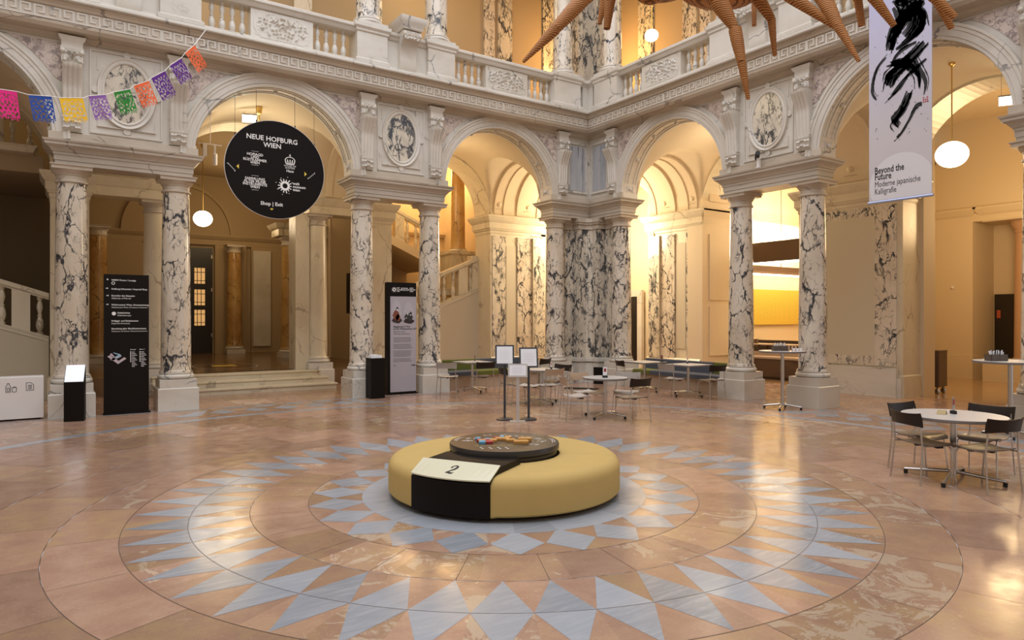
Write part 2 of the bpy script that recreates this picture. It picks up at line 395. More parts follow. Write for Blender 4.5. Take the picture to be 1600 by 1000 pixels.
# ================================================================ COLUMNS
def shaft_prof(r0=.283, r1=.245, z0=.75, z1=4.42, n=14):
    return [(r0+.03, z0), (r0+.03, z0+.02), (r0+.005, z0+.05)]+[(r0-(r0-r1)*(i/n)**1.6, z0+.06+(z1-z0-.06)*i/n) for i in range(n+1)]
def torus_prof(rc, zc, r, n=8): return [(rc+r*cos(a), zc+r*sin(a)) for a in [(-.5+i/n)*pi for i in range(n+1)]]
def make_column(label, m=None, hz=0.0, group='columns of the arcades'):
    c = thing('column', label, 'column', kind='thing', group=group)
    p = MB(); p.rloft(-.375, .375, -.375, .375, [(hz, 0), (.435, 0), (.45, -.012)]); p.rloft(-.34, .34, -.34, .34, [(.45, 0), (.625, 0)]); obj('pedestal', p, M['pale'], c)
    b = MB(); b.lathe([(.33, .625)]+torus_prof(.30, .672, .047)+[(.30, .722), (.315, .73), (.315, .75), (.30, .755)], n=40); obj('base', b, M['pale'], c, 40)
    s = MB(); s.lathe(shaft_prof(), n=40); obj('shaft', s, m or M['col'], c, 40)
    k = MB(); k.lathe([(.245, 4.40), (.275, 4.415), (.275, 4.445), (.25, 4.46), (.25, 4.54), (.265, 4.545), (.265, 4.56), (.285, 4.58), (.315, 4.63), (.32, 4.64)], n=40)
    k.rloft(-.325, .325, -.325, .325, [(4.64, 0), (4.69, 0), (4.71, .025), (4.725, .025)]); obj('capital', k, M['wallm'], c, 35)
    return c
CS = [1.327, 5.341, 7.143, 11.157, 12.96]
col0 = make_column('veined marble column at the left side of the steps, behind it the arcade pier')
first = True
LAB_L = ['light veined column just left of the corner pillar', 'veined column right of the tall exhibition poster', 'swirling dark-veined column between the steps and the poster', 'veined column right of the black directory sign', 'veined column behind the low black stand, left of the directory sign']
LAB_R = ['veined column just right of the corner pillar', 'thickly veined column left of the standing table', 'veined column right of the standing table with cutlery boxes', 'column cut by the right photo edge, behind the round table']
for i, s in enumerate(CS):
    o = col0 if first else copy_tree(col0)
    first = False; o.location = (WX-s, WY, 0); o['label'] = LAB_L[i]
for i, s in enumerate(CS[:4]):
    copy_tree(col0, (WX, WY-s, 0), 0, LAB_R[i])
inner0 = make_column('pale veined column on the right end of the steps', M['ivory'], group='columns flanking the steps')
inner0.location = (WX-7.143, WY+3.3, 0)
copy_tree(inner0, (WX-11.157, WY+3.3, 0), 0, 'pale column behind the directory sign at the left end of the steps')

# ================================================================ ARCADE WALLS
ARC = [(CS[0]+CS[1])/2, (CS[2]+CS[3])/2, (CS[4]+16.97)/2]; ZC = 5.20; RA = 1.70
def arch_wall(mb, s0, s1, o0, o1, centres, z0=5.15, z1=7.62, R=RA, zc=ZC, n=40):
    cur = s0
    for c in centres:
        mb.box(cur, c-R, o0, o1, z0, z1)
        for k in range(n):
            a0, a1 = pi-pi*k/n, pi-pi*(k+1)/n
            x0, x1 = c+R*cos(a0), c+R*cos(a1); y0, y1 = zc+R*sin(a0), zc+R*sin(a1)
            for o in (o0, o1): mb.quad((x0, o, y0), (x1, o, y1), (x1, o, z1), (x0, o, z1))
            mb.quad((x0, o0, y0), (x1, o0, y1), (x1, o1, y1), (x0, o1, y0))
            mb.quad((x0, o0, z1), (x1, o0, z1), (x1, o1, z1), (x0, o1, z1))
        cur = c+R
    mb.box(cur, s1, o0, o1, z0, z1)
def ring_strip(mb, c, prof, a0=0, a1=pi, n=44, zc=ZC, mi=0):      # prof = [(radius, o)]
    rows = []
    for k in range(n+1):
        a = a0+(a1-a0)*k/n; rows.append([mb.pt((c+r*cos(a), o, zc+r*sin(a))) for r, o in prof])
    for A, B in zip(rows, rows[1:]):
        for j in range(len(prof)-1): mb.face([A[j], A[j+1], B[j+1], B[j]], mi)
ENT = [(4.725, -.06), (4.80, -.06), (4.80, -.045), (4.90, -.045), (4.90, -.03), (4.945, -.03), (4.96, -.005), (4.975, .0), (5.02, .035), (5.035, .06), (5.06, .085), (5.06, .10), (5.10, .10), (5.12, .125), (5.15, .135)]
def entab(mb, c0, c1, o0=0, o1=0):
    h = .33; mb.rloft(c0-h, c1+h, o0-h, o1+h, [(z, e) for z, e in ENT])
def relief(mb, s0, s1, z0, z1, o, h, nx, nz, seed, octo=True):
    rnd = random.Random(seed); ph = [rnd.random()*6 for _ in range(6)]
    ids = []
    for j in range(nz+1):
        row = []
        for i in range(nx+1):
            u, v = i/nx, j/nz; x = abs(u-.5)*2; y = abs(v-.5)*2
            k = 7; w = sin(k*x*3.0+4*sin(8*v+ph[0]))*cos(k*v*2.2+5*cos(7*x+ph[1]))+.6*sin(27*x+13*v+ph[2])*cos(23*v-9*x)
            e = min(1, max(0, (1-x)*6), max(0, (1-y)*5), max(0, (1.55-x-y)*4) if octo else 1)
            row.append(mb.pt((s0+(s1-s0)*u, o+h*max(0, w)*e, z0+(z1-z0)*v)))
        ids.append(row)
    for j in range(nz):
        for i in range(nx): mb.face([ids[j][i], ids[j][i+1], ids[j+1][i+1], ids[j+1][i]])
BAL = [(.045, 0), (.055, .01), (.055, .04), (.035, .05), (.04, .07), (.062, .13), (.068, .18), (.058, .25), (.032, .31), (.042, .325), (.042, .345), (.03, .355), (.034, .40), (.052, .46), (.055, .50), (.045, .55), (.028, .60), (.045, .62), (.05, .64), (.05, .68)]
bal_me = mesh('baluster', MB().lathe(BAL, n=14), M['pale'], 40)
def side(T, nm, smax, nb):
    left = nm == 'left'
    A = ARC[:nb]
    mb = MB(T); arch_wall(mb, -.1, smax, -.33, .25, A, 5.15, 7.25)
    wall = struct('wall_'+nm, mb, M['pale'])
    for c0, c1 in ((CS[1], CS[2]), (CS[3], CS[4])): q = MB(T); entab(q, c0, c1); obj('entablature', q, M['entm'], wall)
    q = MB(T); q.rloft(-.33, CS[0]+.33, -.33, .33, ENT); obj('entablature', q, M['entm'], wall)      # from the first column into the corner
    mb = MB(T)
    for c0, c1 in ((-.1, CS[0]), (CS[1], CS[2]), (CS[3], CS[4])): mb.box(c0-.37 if c0 > 0 else 0, c1+.37, .25, .31, 5.15, 5.32)
    # moulded beds under and over the meander
    mb.run([(.25, 7.02), (.28, 7.04), (.28, 7.07), (.31, 7.10), (.33, 7.12), (.55, 7.14), (.60, 7.20), (.61, 7.24), (.25, 7.24)], -.1, smax)
    mb.run([(.2, 7.24), (.61, 7.24), (.61, 7.49), (.64, 7.50), (.66, 7.54), (.70, 7.58), (.70, 7.60), (.2, 7.60)], -.1, smax)
    obj('cornice', mb, M['wallm'], wall)
    mb = MB(T); mb.run([(-.33, 7.60), (.74, 7.60), (.76, 7.62), (.76, 7.66), (.70, 7.70), (.62, 7.71), (-.33, 7.71)], -.1, smax); obj('ledge', mb, M['pale'], wall)
    # Greek key
    mb = MB(T); w = .205; t = .028; z0 = 7.262; H = .215; o0, o1 = .60, .624
    def st(a, x0, x1, y0, y1, fl):
        if fl: x0, x1 = 1-x1, 1-x0
        mb.box(a+x0*w, a+x1*w, o0, o1, z0+y0*H, z0+y1*H)
    s = .63; k = 0
    while s < smax-.2:
        fl = (int((s-CS[0])/2.0) % 2 == 0)
        st(s, .15, 1, 0, .12, fl); st(s, 0, .15, 0, .86, fl); st(s, 0, .82, .86, 1, fl); st(s, .66, .82, .32, .86, fl); st(s, .36, .66, .32, .46, fl)
        s += w
    obj('greek_key_frieze', mb, M['pale'], wall)
    # archivolts with soffit coffers and rosettes
    for c in A:
        mb = MB(T); ring_strip(mb, c, [(RA, -.30), (RA, .25), (RA, .285), (RA+.05, .285), (RA+.06, .30), (RA+.16, .30), (RA+.17, .315), (RA+.22, .315), (RA+.235, .335), (RA+.28, .335), (RA+.29, .25)])
        for o in (-.22, -.12, .08, .18): ring_strip(mb, c, [(RA+.01, o-.012), (RA-.018, o-.012), (RA-.018, o+.012), (RA+.01, o+.012)], .22, pi-.22)
        for a in (.13, .62, 1.1, pi/2, pi-1.1, pi-.62, pi-.13):
            x, z = c+(RA-.02)*cos(a), ZC+(RA-.02)*sin(a)
            mb.sphere((x, -.02, z), .05, 10, 6)
            ring = [(RA+.0, -.14), (RA-.02, -.14), (RA-.02, -.115), (RA, -.115)]
            ring_strip(mb, c, ring, a-.05, a+.05, 4); ring_strip(mb, c, [(r, -.04-o_) for r, o_ in ring], a-.05, a+.05, 4)
        obj('archivolt', mb, M['pale'], wall, 30)
        # spandrel panels of darker veined marble
        for sg in (-1, 1):
            pts = [(c+sg*1.86, 6.98), (c+sg*.62, 6.98)]
            for k in range(9):
                a = radians(76-k*43/8); r = RA+.37; pts.append((c+sg*r*cos(a), min(6.98, ZC+r*sin(a))))
            pts.append((c+sg*1.86, ZC+.96+.1))
            q = MB(T); q.prism(pts, .25, .262); obj('spandrel_panel', q, M['spand'], wall)
    # consoles and medallions on the piers
    def console(sc):
        q = MB(T); q.rloft(sc-.17, sc+.17, .25, .40, [(6.88, 0), (7.0, 0), (7.03, .03), (7.09, .05)])
        q.rloft(sc-.165, sc+.165, .25, .32, [(5.34, 0), (5.36, 0)]); q.rloft(sc-.13, sc+.13, .25, .36, [(5.36, -.01), (5.40, .02), (5.56, .01), (5.58, .03), (5.62, .03), (5.64, 0)])
        relief(q, sc-.15, sc+.15, 5.38, 5.56, .37, .05, 14, 8, 5, False)
        # fluted scroll
        n, m = 28, 26; ids = []
        for j in range(m+1):
            v = j/m; z = 5.64+.94*v; out = .10+.06*v+.20*max(0, (v-.55)/.45)**1.3*(1 if v < .93 else sqrt(max(0, 1-((v-.93)/.07)**2))*.9+.1)
            row = []
            for i in range(n+1):
                uu = i/n; fl = .022*abs(sin(uu*pi*4)); row.append(q.pt((sc-.155+.31*uu, .25+out+fl*(1 if v < .97 else 0), z)))
            ids.append([q.pt((sc-.155, .25, z))]+row+[q.pt((sc+.155, .25, z))])
        for a, b in zip(ids, ids[1:]):
            for i in range(len(a)-1): q.face([a[i], a[i+1], b[i+1], b[i]])
        q.face(ids[-1]); q.face(ids[0][::-1])
        # carved head block
        q.rloft(sc-.145, sc+.145, .25, .40, [(6.56, 0), (6.62, .03), (6.66, .0), (6.80, .01), (6.84, .04), (6.88, .04)])
        relief(q, sc-.17, sc+.17, 6.60, 6.86, .42, .07, 18, 12, 3, False)
        for sg in (-1, 1): q.sphere((sc+sg*.15, .43, 6.80), .05, 10, 6); q.sphere((sc+sg*.12, .44, 6.64), .035, 8, 5)
        obj('scroll_console', q, M['pale'], wall, 50)
    piers = [(CS[1], CS[2])]+([(CS[3], CS[4])] if nb > 2 else [])
    for c0, c1 in piers:
        cc = (c0+c1)/2; console(c0); console(c1)
        q = MB(T)
        q.prism([(cc-.62, 5.38), (cc+.62, 5.38), (cc+.62, 5.41), (cc-.62, 5.41)], .25, .28)
        for x in (cc-.62, cc+.59): q.prism([(x, 5.41), (x+.03, 5.41), (x+.03, 6.95), (x, 6.95)], .25, .275)
        q.prism([(cc-.62, 6.95), (cc+.62, 6.95), (cc+.62, 6.98), (cc-.62, 6.98)], .25, .275)
        q.prism([(cc-.5, 5.52), (cc+.5, 5.52), (cc+.5, 5.54), (cc-.5, 5.54)], .25, .285)
        for x in (cc-.5, cc+.48): q.prism([(x, 5.54), (x+.02, 5.54), (x+.02, 5.75), (x, 5.75)], .25, .265); q.prism([(x, 6.6), (x+.02, 6.6), (x+.02, 6.85), (x, 6.85)], .25, .265)
        def oval(rx, rz, prof):
            rows = []
            for k in range(49):
                a = 2*pi*k/48; rows.append([q.pt((cc+(rx+d)*cos(a), o, 6.22+(rz+d)*sin(a))) for d, o in prof])
            for a, b in zip(rows, rows[1:]):
                for j in range(len(prof)-1): q.face([a[j], a[j+1], b[j+1], b[j]])
        oval(.385, .575, [(-.01, .265), (0, .29), (.03, .30), (.045, .285), (.06, .285), (.08, .305), (.11, .31), (.125, .25)])
        for dx, dz in ((0, .74), (0, -.74), (-.53, 0), (.53, 0)):
            q.lathe([(.065, -.012), (.065, .012), (.035, .018), (.03, 0)], n=14, M=Matrix.Translation((cc+dx, .27, 6.22+dz)) @ Matrix.Rotation(pi/2, 4, 'X'))
        obj('medallion_frame', q, M['pale'], wall, 40)
        q = MB(T); q.prism([(cc+.385*cos(2*pi*k/48), 6.22+.575*sin(2*pi*k/48)) for k in range(48)], .25, .272); obj('medallion', q, M['col2'], wall)
    # corner panel and console
    console(CS[0]-.02)
    q = MB(T); q.prism([(.42, 5.52), (.98, 5.52), (.98, 6.8), (.42, 6.8)], .25, .262); obj('corner_slab', q, M['greym'], wall)
    q = MB(T)
    q.prism([(.36, 5.44), (1.05, 5.44), (1.05, 5.50), (.36, 5.50)], .25, .30)
    for x in (.36, 1.01): q.prism([(x, 5.5), (x+.04, 5.5), (x+.04, 6.84), (x, 6.84)], .25, .28)
    q.prism([(.36, 6.84), (1.05, 6.84), (1.05, 6.9), (.36, 6.9)], .25, .285); obj('corner_frame', q, M['pale'], wall)
    # ---------------- balustrade of the upper gallery
    b = thing('balustrade', 'white marble balustrade above the '+nm+' arcade with turned balusters and carved panels', 'balustrade', kind='thing', group='gallery balustrades')
    pl = MB(T); pl.run([(.18, 7.705), (.62, 7.705), (.62, 7.76), (.56, 7.79), (.24, 7.79), (.18, 7.76)], .0, smax); obj('plinth', pl, M['pale'], b)
    hr = MB(T); hr.run([(.22, 8.40), (.58, 8.40), (.60, 8.43), (.62, 8.47), (.66, 8.50), (.66, 8.55), (.62, 8.585), (.18, 8.585), (.14, 8.55), (.14, 8.50), (.18, 8.47), (.20, 8.43)], .0, smax); obj('handrail', hr, M['pale'], b)
    for ci, c in enumerate(ARC[:3]):
        if c > smax: break
        for sg in (-1, 1):
            for k in range(4):
                if ci == 2 and sg == 1: continue
                bo = bpy.data.objects.new('baluster', bal_me); COL.objects.link(bo); bo.parent = b; bo.location = T(c+sg*(.80+.20*k), .40, 7.755)
        pn = MB(T); pn.box(c-.66, c+.66, .26, .54, 7.78, 8.41); relief(pn, c-.56, c+.56, 7.84, 8.36, .545, .05, 90, 44, ci+2)
        pn.prism([(c-.60, 7.98), (c-.46, 7.81), (c+.46, 7.81), (c+.60, 7.98), (c+.60, 8.22), (c+.46, 8.38), (c-.46, 8.38), (c-.60, 8.22)], .5, .548)
        obj('carved_panel', pn, M['pale'], b, 60)
    def ped(a0, a1):
        pd = MB(T); pd.rloft(a0, a1, .12, .66, [(7.70, .05), (7.78, .05), (7.82, 0), (8.40, 0), (8.43, .03), (8.47, .03), (8.52, .07), (8.60, .07)]); obj('pedestal', pd, M['pale'], b)
    for c0, c1 in ((CS[1], CS[2]), (CS[3], CS[4])):
        if c1 > smax: continue
        ped(c0-.37, c0+.37); ped(c1-.37, c1+.37); pd = MB(T); pd.box(c0+.3, c1-.3, .25, .56, 7.75, 8.45); obj('parapet', pd, M['pale'], b)
    ped(CS[0]-.40, CS[0]+.52); pd = MB(T); pd.box(.5, CS[0], .25, .50, 7.75, 8.45); pd.rloft(.30, .78, .20, .58, [(7.72, 0), (8.42, 0), (8.46, .04), (8.52, .07), (8.60, .07)])
    obj('parapet', pd, M['pale'], b)
    for c0, c1 in ((CS[1], CS[2]), (CS[3], CS[4])):
        if c1 > smax: continue
        cc = (c0+c1)/2; q = MB(T)
        q.rloft(cc-.24, cc+.24, .30, .92, [(8.62, 0), (8.66, .02), (8.70, .02), (8.76, .07), (8.84, .09), (8.90, .09)])
        prof = [(.56, 7.74), (.62, 7.75), (.66, 7.85), (.64, 8.0), (.66, 8.2), (.74, 8.36), (.84, 8.42), (.90, 8.50), (.90, 8.58), (.84, 8.62), (.30, 8.62), (.30, 7.74)]
        q.run(prof, cc-.21, cc+.21); relief(q, cc-.2, cc+.2, 8.40, 8.60, .88, .05, 16, 8, 4, False)
        for sg in (-1, 1): q.lathe([(.03, -.03), (.07, -.03), (.07, .03), (.03, .03)], n=14, M=Matrix.Translation((cc+sg*.2, .84, 8.52)) @ Matrix.Rotation(pi/2, 4, 'Y'))
        obj('scroll_bracket', q, M['pale'], b, 40)
    return wall
WL = side(TL, 'left', 17.6, 3)
WR = side(TR, 'right', 16.5, 3)
# upper columns stand on the balustrade pedestals
up = thing('column', 'upper gallery column left of the big scroll bracket on the left balustrade', 'column', kind='thing', group='columns of the upper gallery')
q = MB(); q.rloft(-.36, .36, -.36, .36, [(8.60, 0), (8.66, 0)]); q.lathe([(.35, 8.66)]+torus_prof(.315, 8.705, .045)+[(.31, 8.75), (.33, 8.77), (.33, 8.79), (.30, 8.80)], n=36); obj('base', q, M['pale'], up, 40)
q = MB(); q.lathe(shaft_prof(.275, .24, 8.80, 12.9), n=36); obj('shaft', q, M['col'], up, 40)
ups = [(TL, 7.143, None), (TL, 5.341, 'upper gallery column right of the big scroll bracket on the left balustrade'), (TL, 1.327, 'upper gallery column left of the dark upper corner pillar'), (TL, 11.157, 'upper gallery column above the black directory sign'), (TL, 12.96, 'upper gallery column at the far left above the bunting'),
       (TR, 1.327, 'upper gallery column right of the dark upper corner pillar'), (TR, 5.341, 'upper gallery column behind the rattan legs on the right balustrade'), (TR, 7.143, 'upper gallery column beside the calligraphy banner')]
for T, s, lab in ups:
    x, y, _ = T(s, .36, 0)
    if lab is None: up.location = (x, y, 0)
    else: copy_tree(up, (x, y, 0), 0, lab)
# corner pillar, lower and upper
cp = thing('corner_pillar', 'heavily dark-veined marble pillar standing in the inner corner of the two arcades', 'pillar', (WX, WY, 0), kind='thing')
def ell(mb, a, b, z0, z1, e=0):          # L-shaped plan that leaves the hall corner open
    mb.hprism([(-a-e, -b-e), (-b-e+.0, -b-e), (-b-e, -a-e), (.5, -a-e), (.5, .5), (-a-e, .5)], z0, z1)
def cross(mb, z0, z1, e=0):
    mb.hprism([(-.95-e, 0-e), (-.66-e, 0-e), (-.66-e, -.27-e), (-.40-e, -.27-e), (-.27-e, -.40-e), (-.27-e, -.66-e), (0-e, -.66-e), (0-e, -.95-e), (.5, -.95-e), (.5, .5), (-.95-e, .5)], z0, z1)
q = MB(); cross(q, 0, .56, .03); obj('pedestal', q, M['pale'], cp)
q = MB(); cross(q, .56, .60, .0); cross(q, .60, .68, .06); cross(q, .68, .72, .02); obj('base', q, M['pale'], cp)
q = MB(); cross(q, .72, 4.42); obj('shaft', q, M['col2'], cp)
q = MB(); cross(q, 4.42, 4.46, .03); cross(q, 4.46, 4.56, 0); cross(q, 4.56, 4.62, .04); cross(q, 4.62, 4.725, .07); obj('capital', q, M['wallm'], cp)
q = MB(); q.hprism([(-.52, -.05), (-.05, -.05), (-.05, -.52), (.5, -.52), (.5, .5), (-.52, .5)], 8.6, 12.9)
uc = obj('upper_corner_pillar', q, M['col2'], None, loc=(WX+.1, WY+.1, 0)); tag(uc, 'dark green-veined marble pillar on the gallery above the hall corner', 'pillar', kind='thing')
# ================================================================ CORRIDOR VAULTS, GALLERY, INNER WALLS
HI = 3.0                      # depth of the corridor behind the column line
def zbarrel(d): t = (d-1.66)/1.36; return 5.2+1.42*sqrt(max(0, 1-t*t))
def zcross(s):
    best = 0
    for c in ARC:
        t = (s-c)/RA
        if abs(t) < 1: best = max(best, 5.2+1.72*sqrt(1-t*t))
    return best
def vault(name, T, smax):
    mb = MB(T); ns, nd = int((smax)/.09), 34; ids = []
    ss = [0+.0+i*(smax)/ns for i in range(ns+1)]
    for s_ in ss: ids.append([mb.pt((s_, -(.30+2.72*j/nd), max(zbarrel(.30+2.72*j/nd), zcross(s_)))) for j in range(nd+1)])
    for a, b in zip(ids, ids[1:]):
        for j in range(nd): mb.face([a[j], a[j+1], b[j+1], b[j]])
    return struct(name, mb, M['plaster'], 50)
VL = vault('ceiling_left_corridor', TL, 17.6); VR = vault('ceiling_right_corridor', TR, 16.5)
mb = MB(); n = 34; ids = []
for i in range(n+1):
    ids.append([mb.pt((WX-.05+4.6*i/n, WY-.05+4.6*j/n, max(zbarrel(min(3.02, -.05+4.6*i/n)), zbarrel(min(3.02, -.05+4.6*j/n)), 5.3 if max(i, j)/n*4.6 < 3 else 6.3))) for j in range(n+1)])
for a, b in zip(ids, ids[1:]):
    for j in range(n): mb.face([a[j], a[j+1], b[j+1], b[j]])
struct('ceiling_corner', mb, M['plaster'], 50)
# ribs across the corridor, with rosettes at their feet
def ribs(T, wall):
    for s0, s1 in ((1.50, 1.10), (.62, -.30), (5.35, 5.05), (5.55, 7.0), (11.3, 12.8)):
        q = MB(T); rows = []
        for k in range(33):
            a = pi*k/32; c, si = cos(a), sin(a)
            rows.append([q.pt((s, -(1.66+r*1.36*c), 5.2+r*1.42*si)) for s, r in ((s0, 1.01), (s0, .955), (s0-(s0-s1)*.12, .955), (s0-(s0-s1)*.12, .975), (s0-(s0-s1)*.88, .975), (s0-(s0-s1)*.88, .955), (s1, .955), (s1, 1.01))])
        for a, b in zip(rows, rows[1:]):
            for j in range(7): q.face([a[j], a[j+1], b[j+1], b[j]])
        sm = (s0+s1)/2
        for d in (.36, 2.96): q.sphere((sm, -d, 5.52), .09, 12, 8, sc=(1, .5, 1)); q.rloft(sm-.16, sm+.16, -d-.02, -d+.02, [(5.36, 0), (5.37, 0)]); q.rloft(sm-.16, sm+.16, -d-.02, -d+.02, [(5.67, 0), (5.68, 0)])
        obj('vault_rib', q, M['plaster'], wall, 40)
ribs(TL, VL); ribs(TR, VR)
for nm, T, smax in (('ceiling_left_gallery_slab', TL, 17.6), ('ceiling_right_gallery_slab', TR, 16.5)):
    q = MB(T); q.box(-4.6, smax, -3.9, .2, 7.30, 7.70); struct(nm, q, M['plasterd'])
    q = MB(T); q.box(-4.6, smax, -5.0, .5, 13.4, 13.7); struct(nm.replace('gallery_slab', 'gallery_top'), q, M['plaster'])
IMP = [(4.55, 0), (4.60, .02), (4.66, .02), (4.68, .05), (4.74, .07), (4.74, .09), (4.92, .09), (4.94, .11), (5.00, .15), (5.04, .17), (5.10, .20), (5.15, .20)]
def piece(mb, s0, s1, o0, o1, z0=0, z1=4.55): mb.rloft(s0, s1, o0, o1, [(z0, .05), (.5, .05), (.53, .0), (z1, 0)]); mb.rloft(s0, s1, o0, o1, IMP)
# inner wall, left side
mb = MB(TL); arch_wall(mb, 1.65, 17.6, -3.95, -3.0, [3.33, ARC[1], ARC[2]], 5.15, 7.3, R=1.68)
piece(mb, -.6, 1.60, -3.95, -3.02)                  # the panelled corner wall
mb.rloft(-.6, 1.62, -3.95, -3.0, [(5.15, 0), (7.3, 0)])
piece(mb, 5.02, 5.72, -3.9, -3.02); piece(mb, 12.55, 13.3, -3.9, -3.02)
mb.rloft(5.02, 7.45, -3.62, -3.0, [(4.725, 0), (4.93, 0), (4.96, .03), (5.06, .08), (5.15, .12)]); mb.rloft(10.85, 13.3, -3.62, -3.0, [(4.725, 0), (4.93, 0), (4.96, .03), (5.06, .08), (5.15, .12)])
ILW = struct('wall_left_inner', mb, M['ivory'])
q = MB(TL); q.box(7.40, 7.78, -3.75, -3.15, .45, 4.725); q.box(10.52, 10.90, -3.75, -3.15, .45, 4.725); obj('pilaster', q, M['ivory'], ILW)
mb = MB(TR); arch_wall(mb, 1.65, 16.5, -3.95, -3.0, [3.33, ARC[1]+.0, ARC[2]], 5.15, 7.3, R=1.68)
piece(mb, -.6, 1.60, -3.95, -3.02); mb.rloft(-.6, 1.62, -3.95, -3.0, [(5.15, 0), (7.3, 0)])
piece(mb, 4.86, 7.50, -3.85, -3.02); piece(mb, 10.8, 13.3, -3.85, -3.02)
IRW = struct('wall_right_inner', mb, M['ivory'])
def veneer(T, wall, s0, s1, z0, z1, m, o=-3.02, t=.02, nm='marble_panel'):
    q = MB(T); q.prism([(s0, z0), (s1, z0), (s1, z1), (s0, z1)], o, o+t); return obj(nm, q, m, wall)
for T, w in ((TL, ILW), (TR, IRW)):
    veneer(T, w, 1.03, 1.53, .58, 4.5, M['col2']); veneer(T, w, .62, 1.0, .9, 4.2, M['stucco']); veneer(T, w, .0, .58, .58, 4.5, M['col'], t=.05); veneer(T, w, -.5, -.06, .58, 4.5, M['col2'], t=.09)
    q = MB(T)
    q.run([(-3.02, .50), (-2.93, .50), (-2.93, .55), (-2.98, .60), (-3.02, .60)], -.6, 1.6); q.box(-.03, -.01, -3.0, -2.9, .6, 4.5); obj('plinth_moulding', q, M['ivory'], w)
veneer(TR, IRW, 5.15, 6.86, .95, 4.30, M['stucco']); veneer(TR, IRW, 5.15, 6.86, 4.30, 4.52, M['col2']); veneer(TR, IRW, 6.86, 7.36, .72, 4.52, M['col']); veneer(TR, IRW, 5.0, 6.86, .72, .95, M['col'])
q = MB(TR); q.box(5.0, 7.40, -3.0, -2.90, 0, .68); q.box(4.86, 7.5, -3.0, -2.93, 0, .45); obj('dado', q, M['pale'], IRW)
# deep panelled reveals of the side passages
q = MB(); q.box(12.2, 14.4, 7.62, 8.2, 0, 7.3); q.rloft(12.25, 14.4, 7.62, 8.1, [(4.7, 0), (4.9, .04), (5.1, .12), (5.15, .12)])
for z0, z1 in ((.7, 2.2), (2.4, 4.4), (5.4, 6.4)): q.box(12.5, 14.1, 7.59, 7.62, z0, z1)
PW = struct('wall_passage', q, M['plaster'])
q = MB(); q.box(13.05, 13.6, 1.72, 4.3, 0, 7.3); struct('wall_side_room_return', q, M['plaster'])
# corner chamber behind the pillar
q = MB(); q.box(9.8, 13.7, 13.55, 13.75, 0, 7.3); q.box(9.62, 9.82, 12.3, 13.7, 0, 7.3); q.box(13.55, 13.75, 9.8, 13.7, 0, 7.3); q.box(12.2, 13.7, 9.62, 9.82, 0, 7.3)
CW = struct('wall_corner', q, M['plaster'])
for i, T in enumerate((TL, TR)):
    q = MB(T); q.box(-4.0, -2.24, -4.25, -4.18, 0, 2.62); d = struct('door_%d' % (i+1), q, M['darkdoor'])
    q = MB(T); q.box(-2.24, -2.02, -4.25, -4.12, 0, 2.85); q.box(-4.2, -2.24, -4.25, -4.12, 2.62, 2.85); obj('door_frame', q, M['pale'], d)
# upper gallery walls
for nm, T, smax in (('left', TL, 17.6), ('right', TR, 16.5)):
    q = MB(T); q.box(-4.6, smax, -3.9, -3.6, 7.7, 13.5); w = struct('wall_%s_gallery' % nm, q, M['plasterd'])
    for s0, s1, m in ((-1.6, -.9, M['col2']), (.4, .95, M['col2']), (1.1, 1.5, M['col']), (5.1, 5.7, M['col2']), (7.2, 7.7, M['ivory']), (10.2, 10.9, M['col'])): veneer(T, w, s0, s1, 8.1, 13.3, m, -3.6, .06, 'pilaster')
    q = MB(T); q.box(-3.2, smax, -3.6, -3.5, 7.7, 8.1); obj('plinth', q, M['pale'], w)
q = MB(); q.box(13.0, 14.0, 12.9, 14, 7.7, 13.5); struct('wall_gallery_corner', q, M['plasterd'])
# ---------------- plain far sides of the hall, behind the camera
q = MB(); q.box(-9.6, -9.4, -9.6, 9.0, 0, 13.6); struct('wall_west', q, M['pale'])
q = MB(); q.box(-9.6, 9.6, -9.6, -9.4, 0, 13.6); struct('wall_south', q, M['pale'])
# ================================================================ LOBBY AND STAIRS (left)
q = MB(); q.box(-3.4, 4.3, 12.55, 23.2, .0, .45); lf = struct('floor_lobby', q, M['parquet'])
q = MB()
for i in range(3):
    y = 11.35+.38*i; z = .15*i
    q.rloft(-2.05-.0, 2.2-.1*i, y+.03, 12.75, [(z, 0), (z+.10, 0), (z+.11, .03), (z+.14, .03), (z+.15, .015)])
st = struct('floor_steps', q, M['ivory'])
q = MB()
q.box(-3.55, -3.35, 13.0, 23.2, 0, 7.5); q.box(4.25, 4.45, 13.0, 23.2, 0, 7.5)
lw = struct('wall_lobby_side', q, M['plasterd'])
q = MB(); q.box(-3.5, 4.4, 23.1, 23.4, 0, 8)
for x0, x1 in ((1.36, 1.7), (2.35, 2.55), (2.75, 4.25), (-3.3, -1.2)): q.box(x0, x1, 22.9, 23.15, .45, 4.75)
q.rloft(-3.4, 4.3, 23.0, 23.4, [(4.72, 0), (4.76, .06), (4.95, .06), (5.0, .12), (5.1, .2), (5.16, .2)])
rows = []
for k in range(33):
    a = pi*k/32; rows.append([q.pt((.1+r*cos(a), y, 5.16+r*1.0*sin(a))) for r, y in ((2.0, 23.1), (2.0, 22.95), (1.85, 22.95), (1.85, 23.1))])
for a, b in zip(rows, rows[1:]):
    for j in range(3): q.face([a[j], a[j+1], b[j+1], b[j]])
fw = struct('wall_lobby_back', q, M['plasterd'])
q = MB(); q.box(2.8, 3.5, 22.80, 22.92, .7, 4.6); obj('marble_panel', q, M['pale'], fw)
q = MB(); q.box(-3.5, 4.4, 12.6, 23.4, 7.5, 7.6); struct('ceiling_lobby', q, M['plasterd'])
q = MB(); q.box(-.9, 1.28, 22.98, 23.08, .45, 4.62); d = struct('door_3', q, M['darkdoor'])
q = MB()
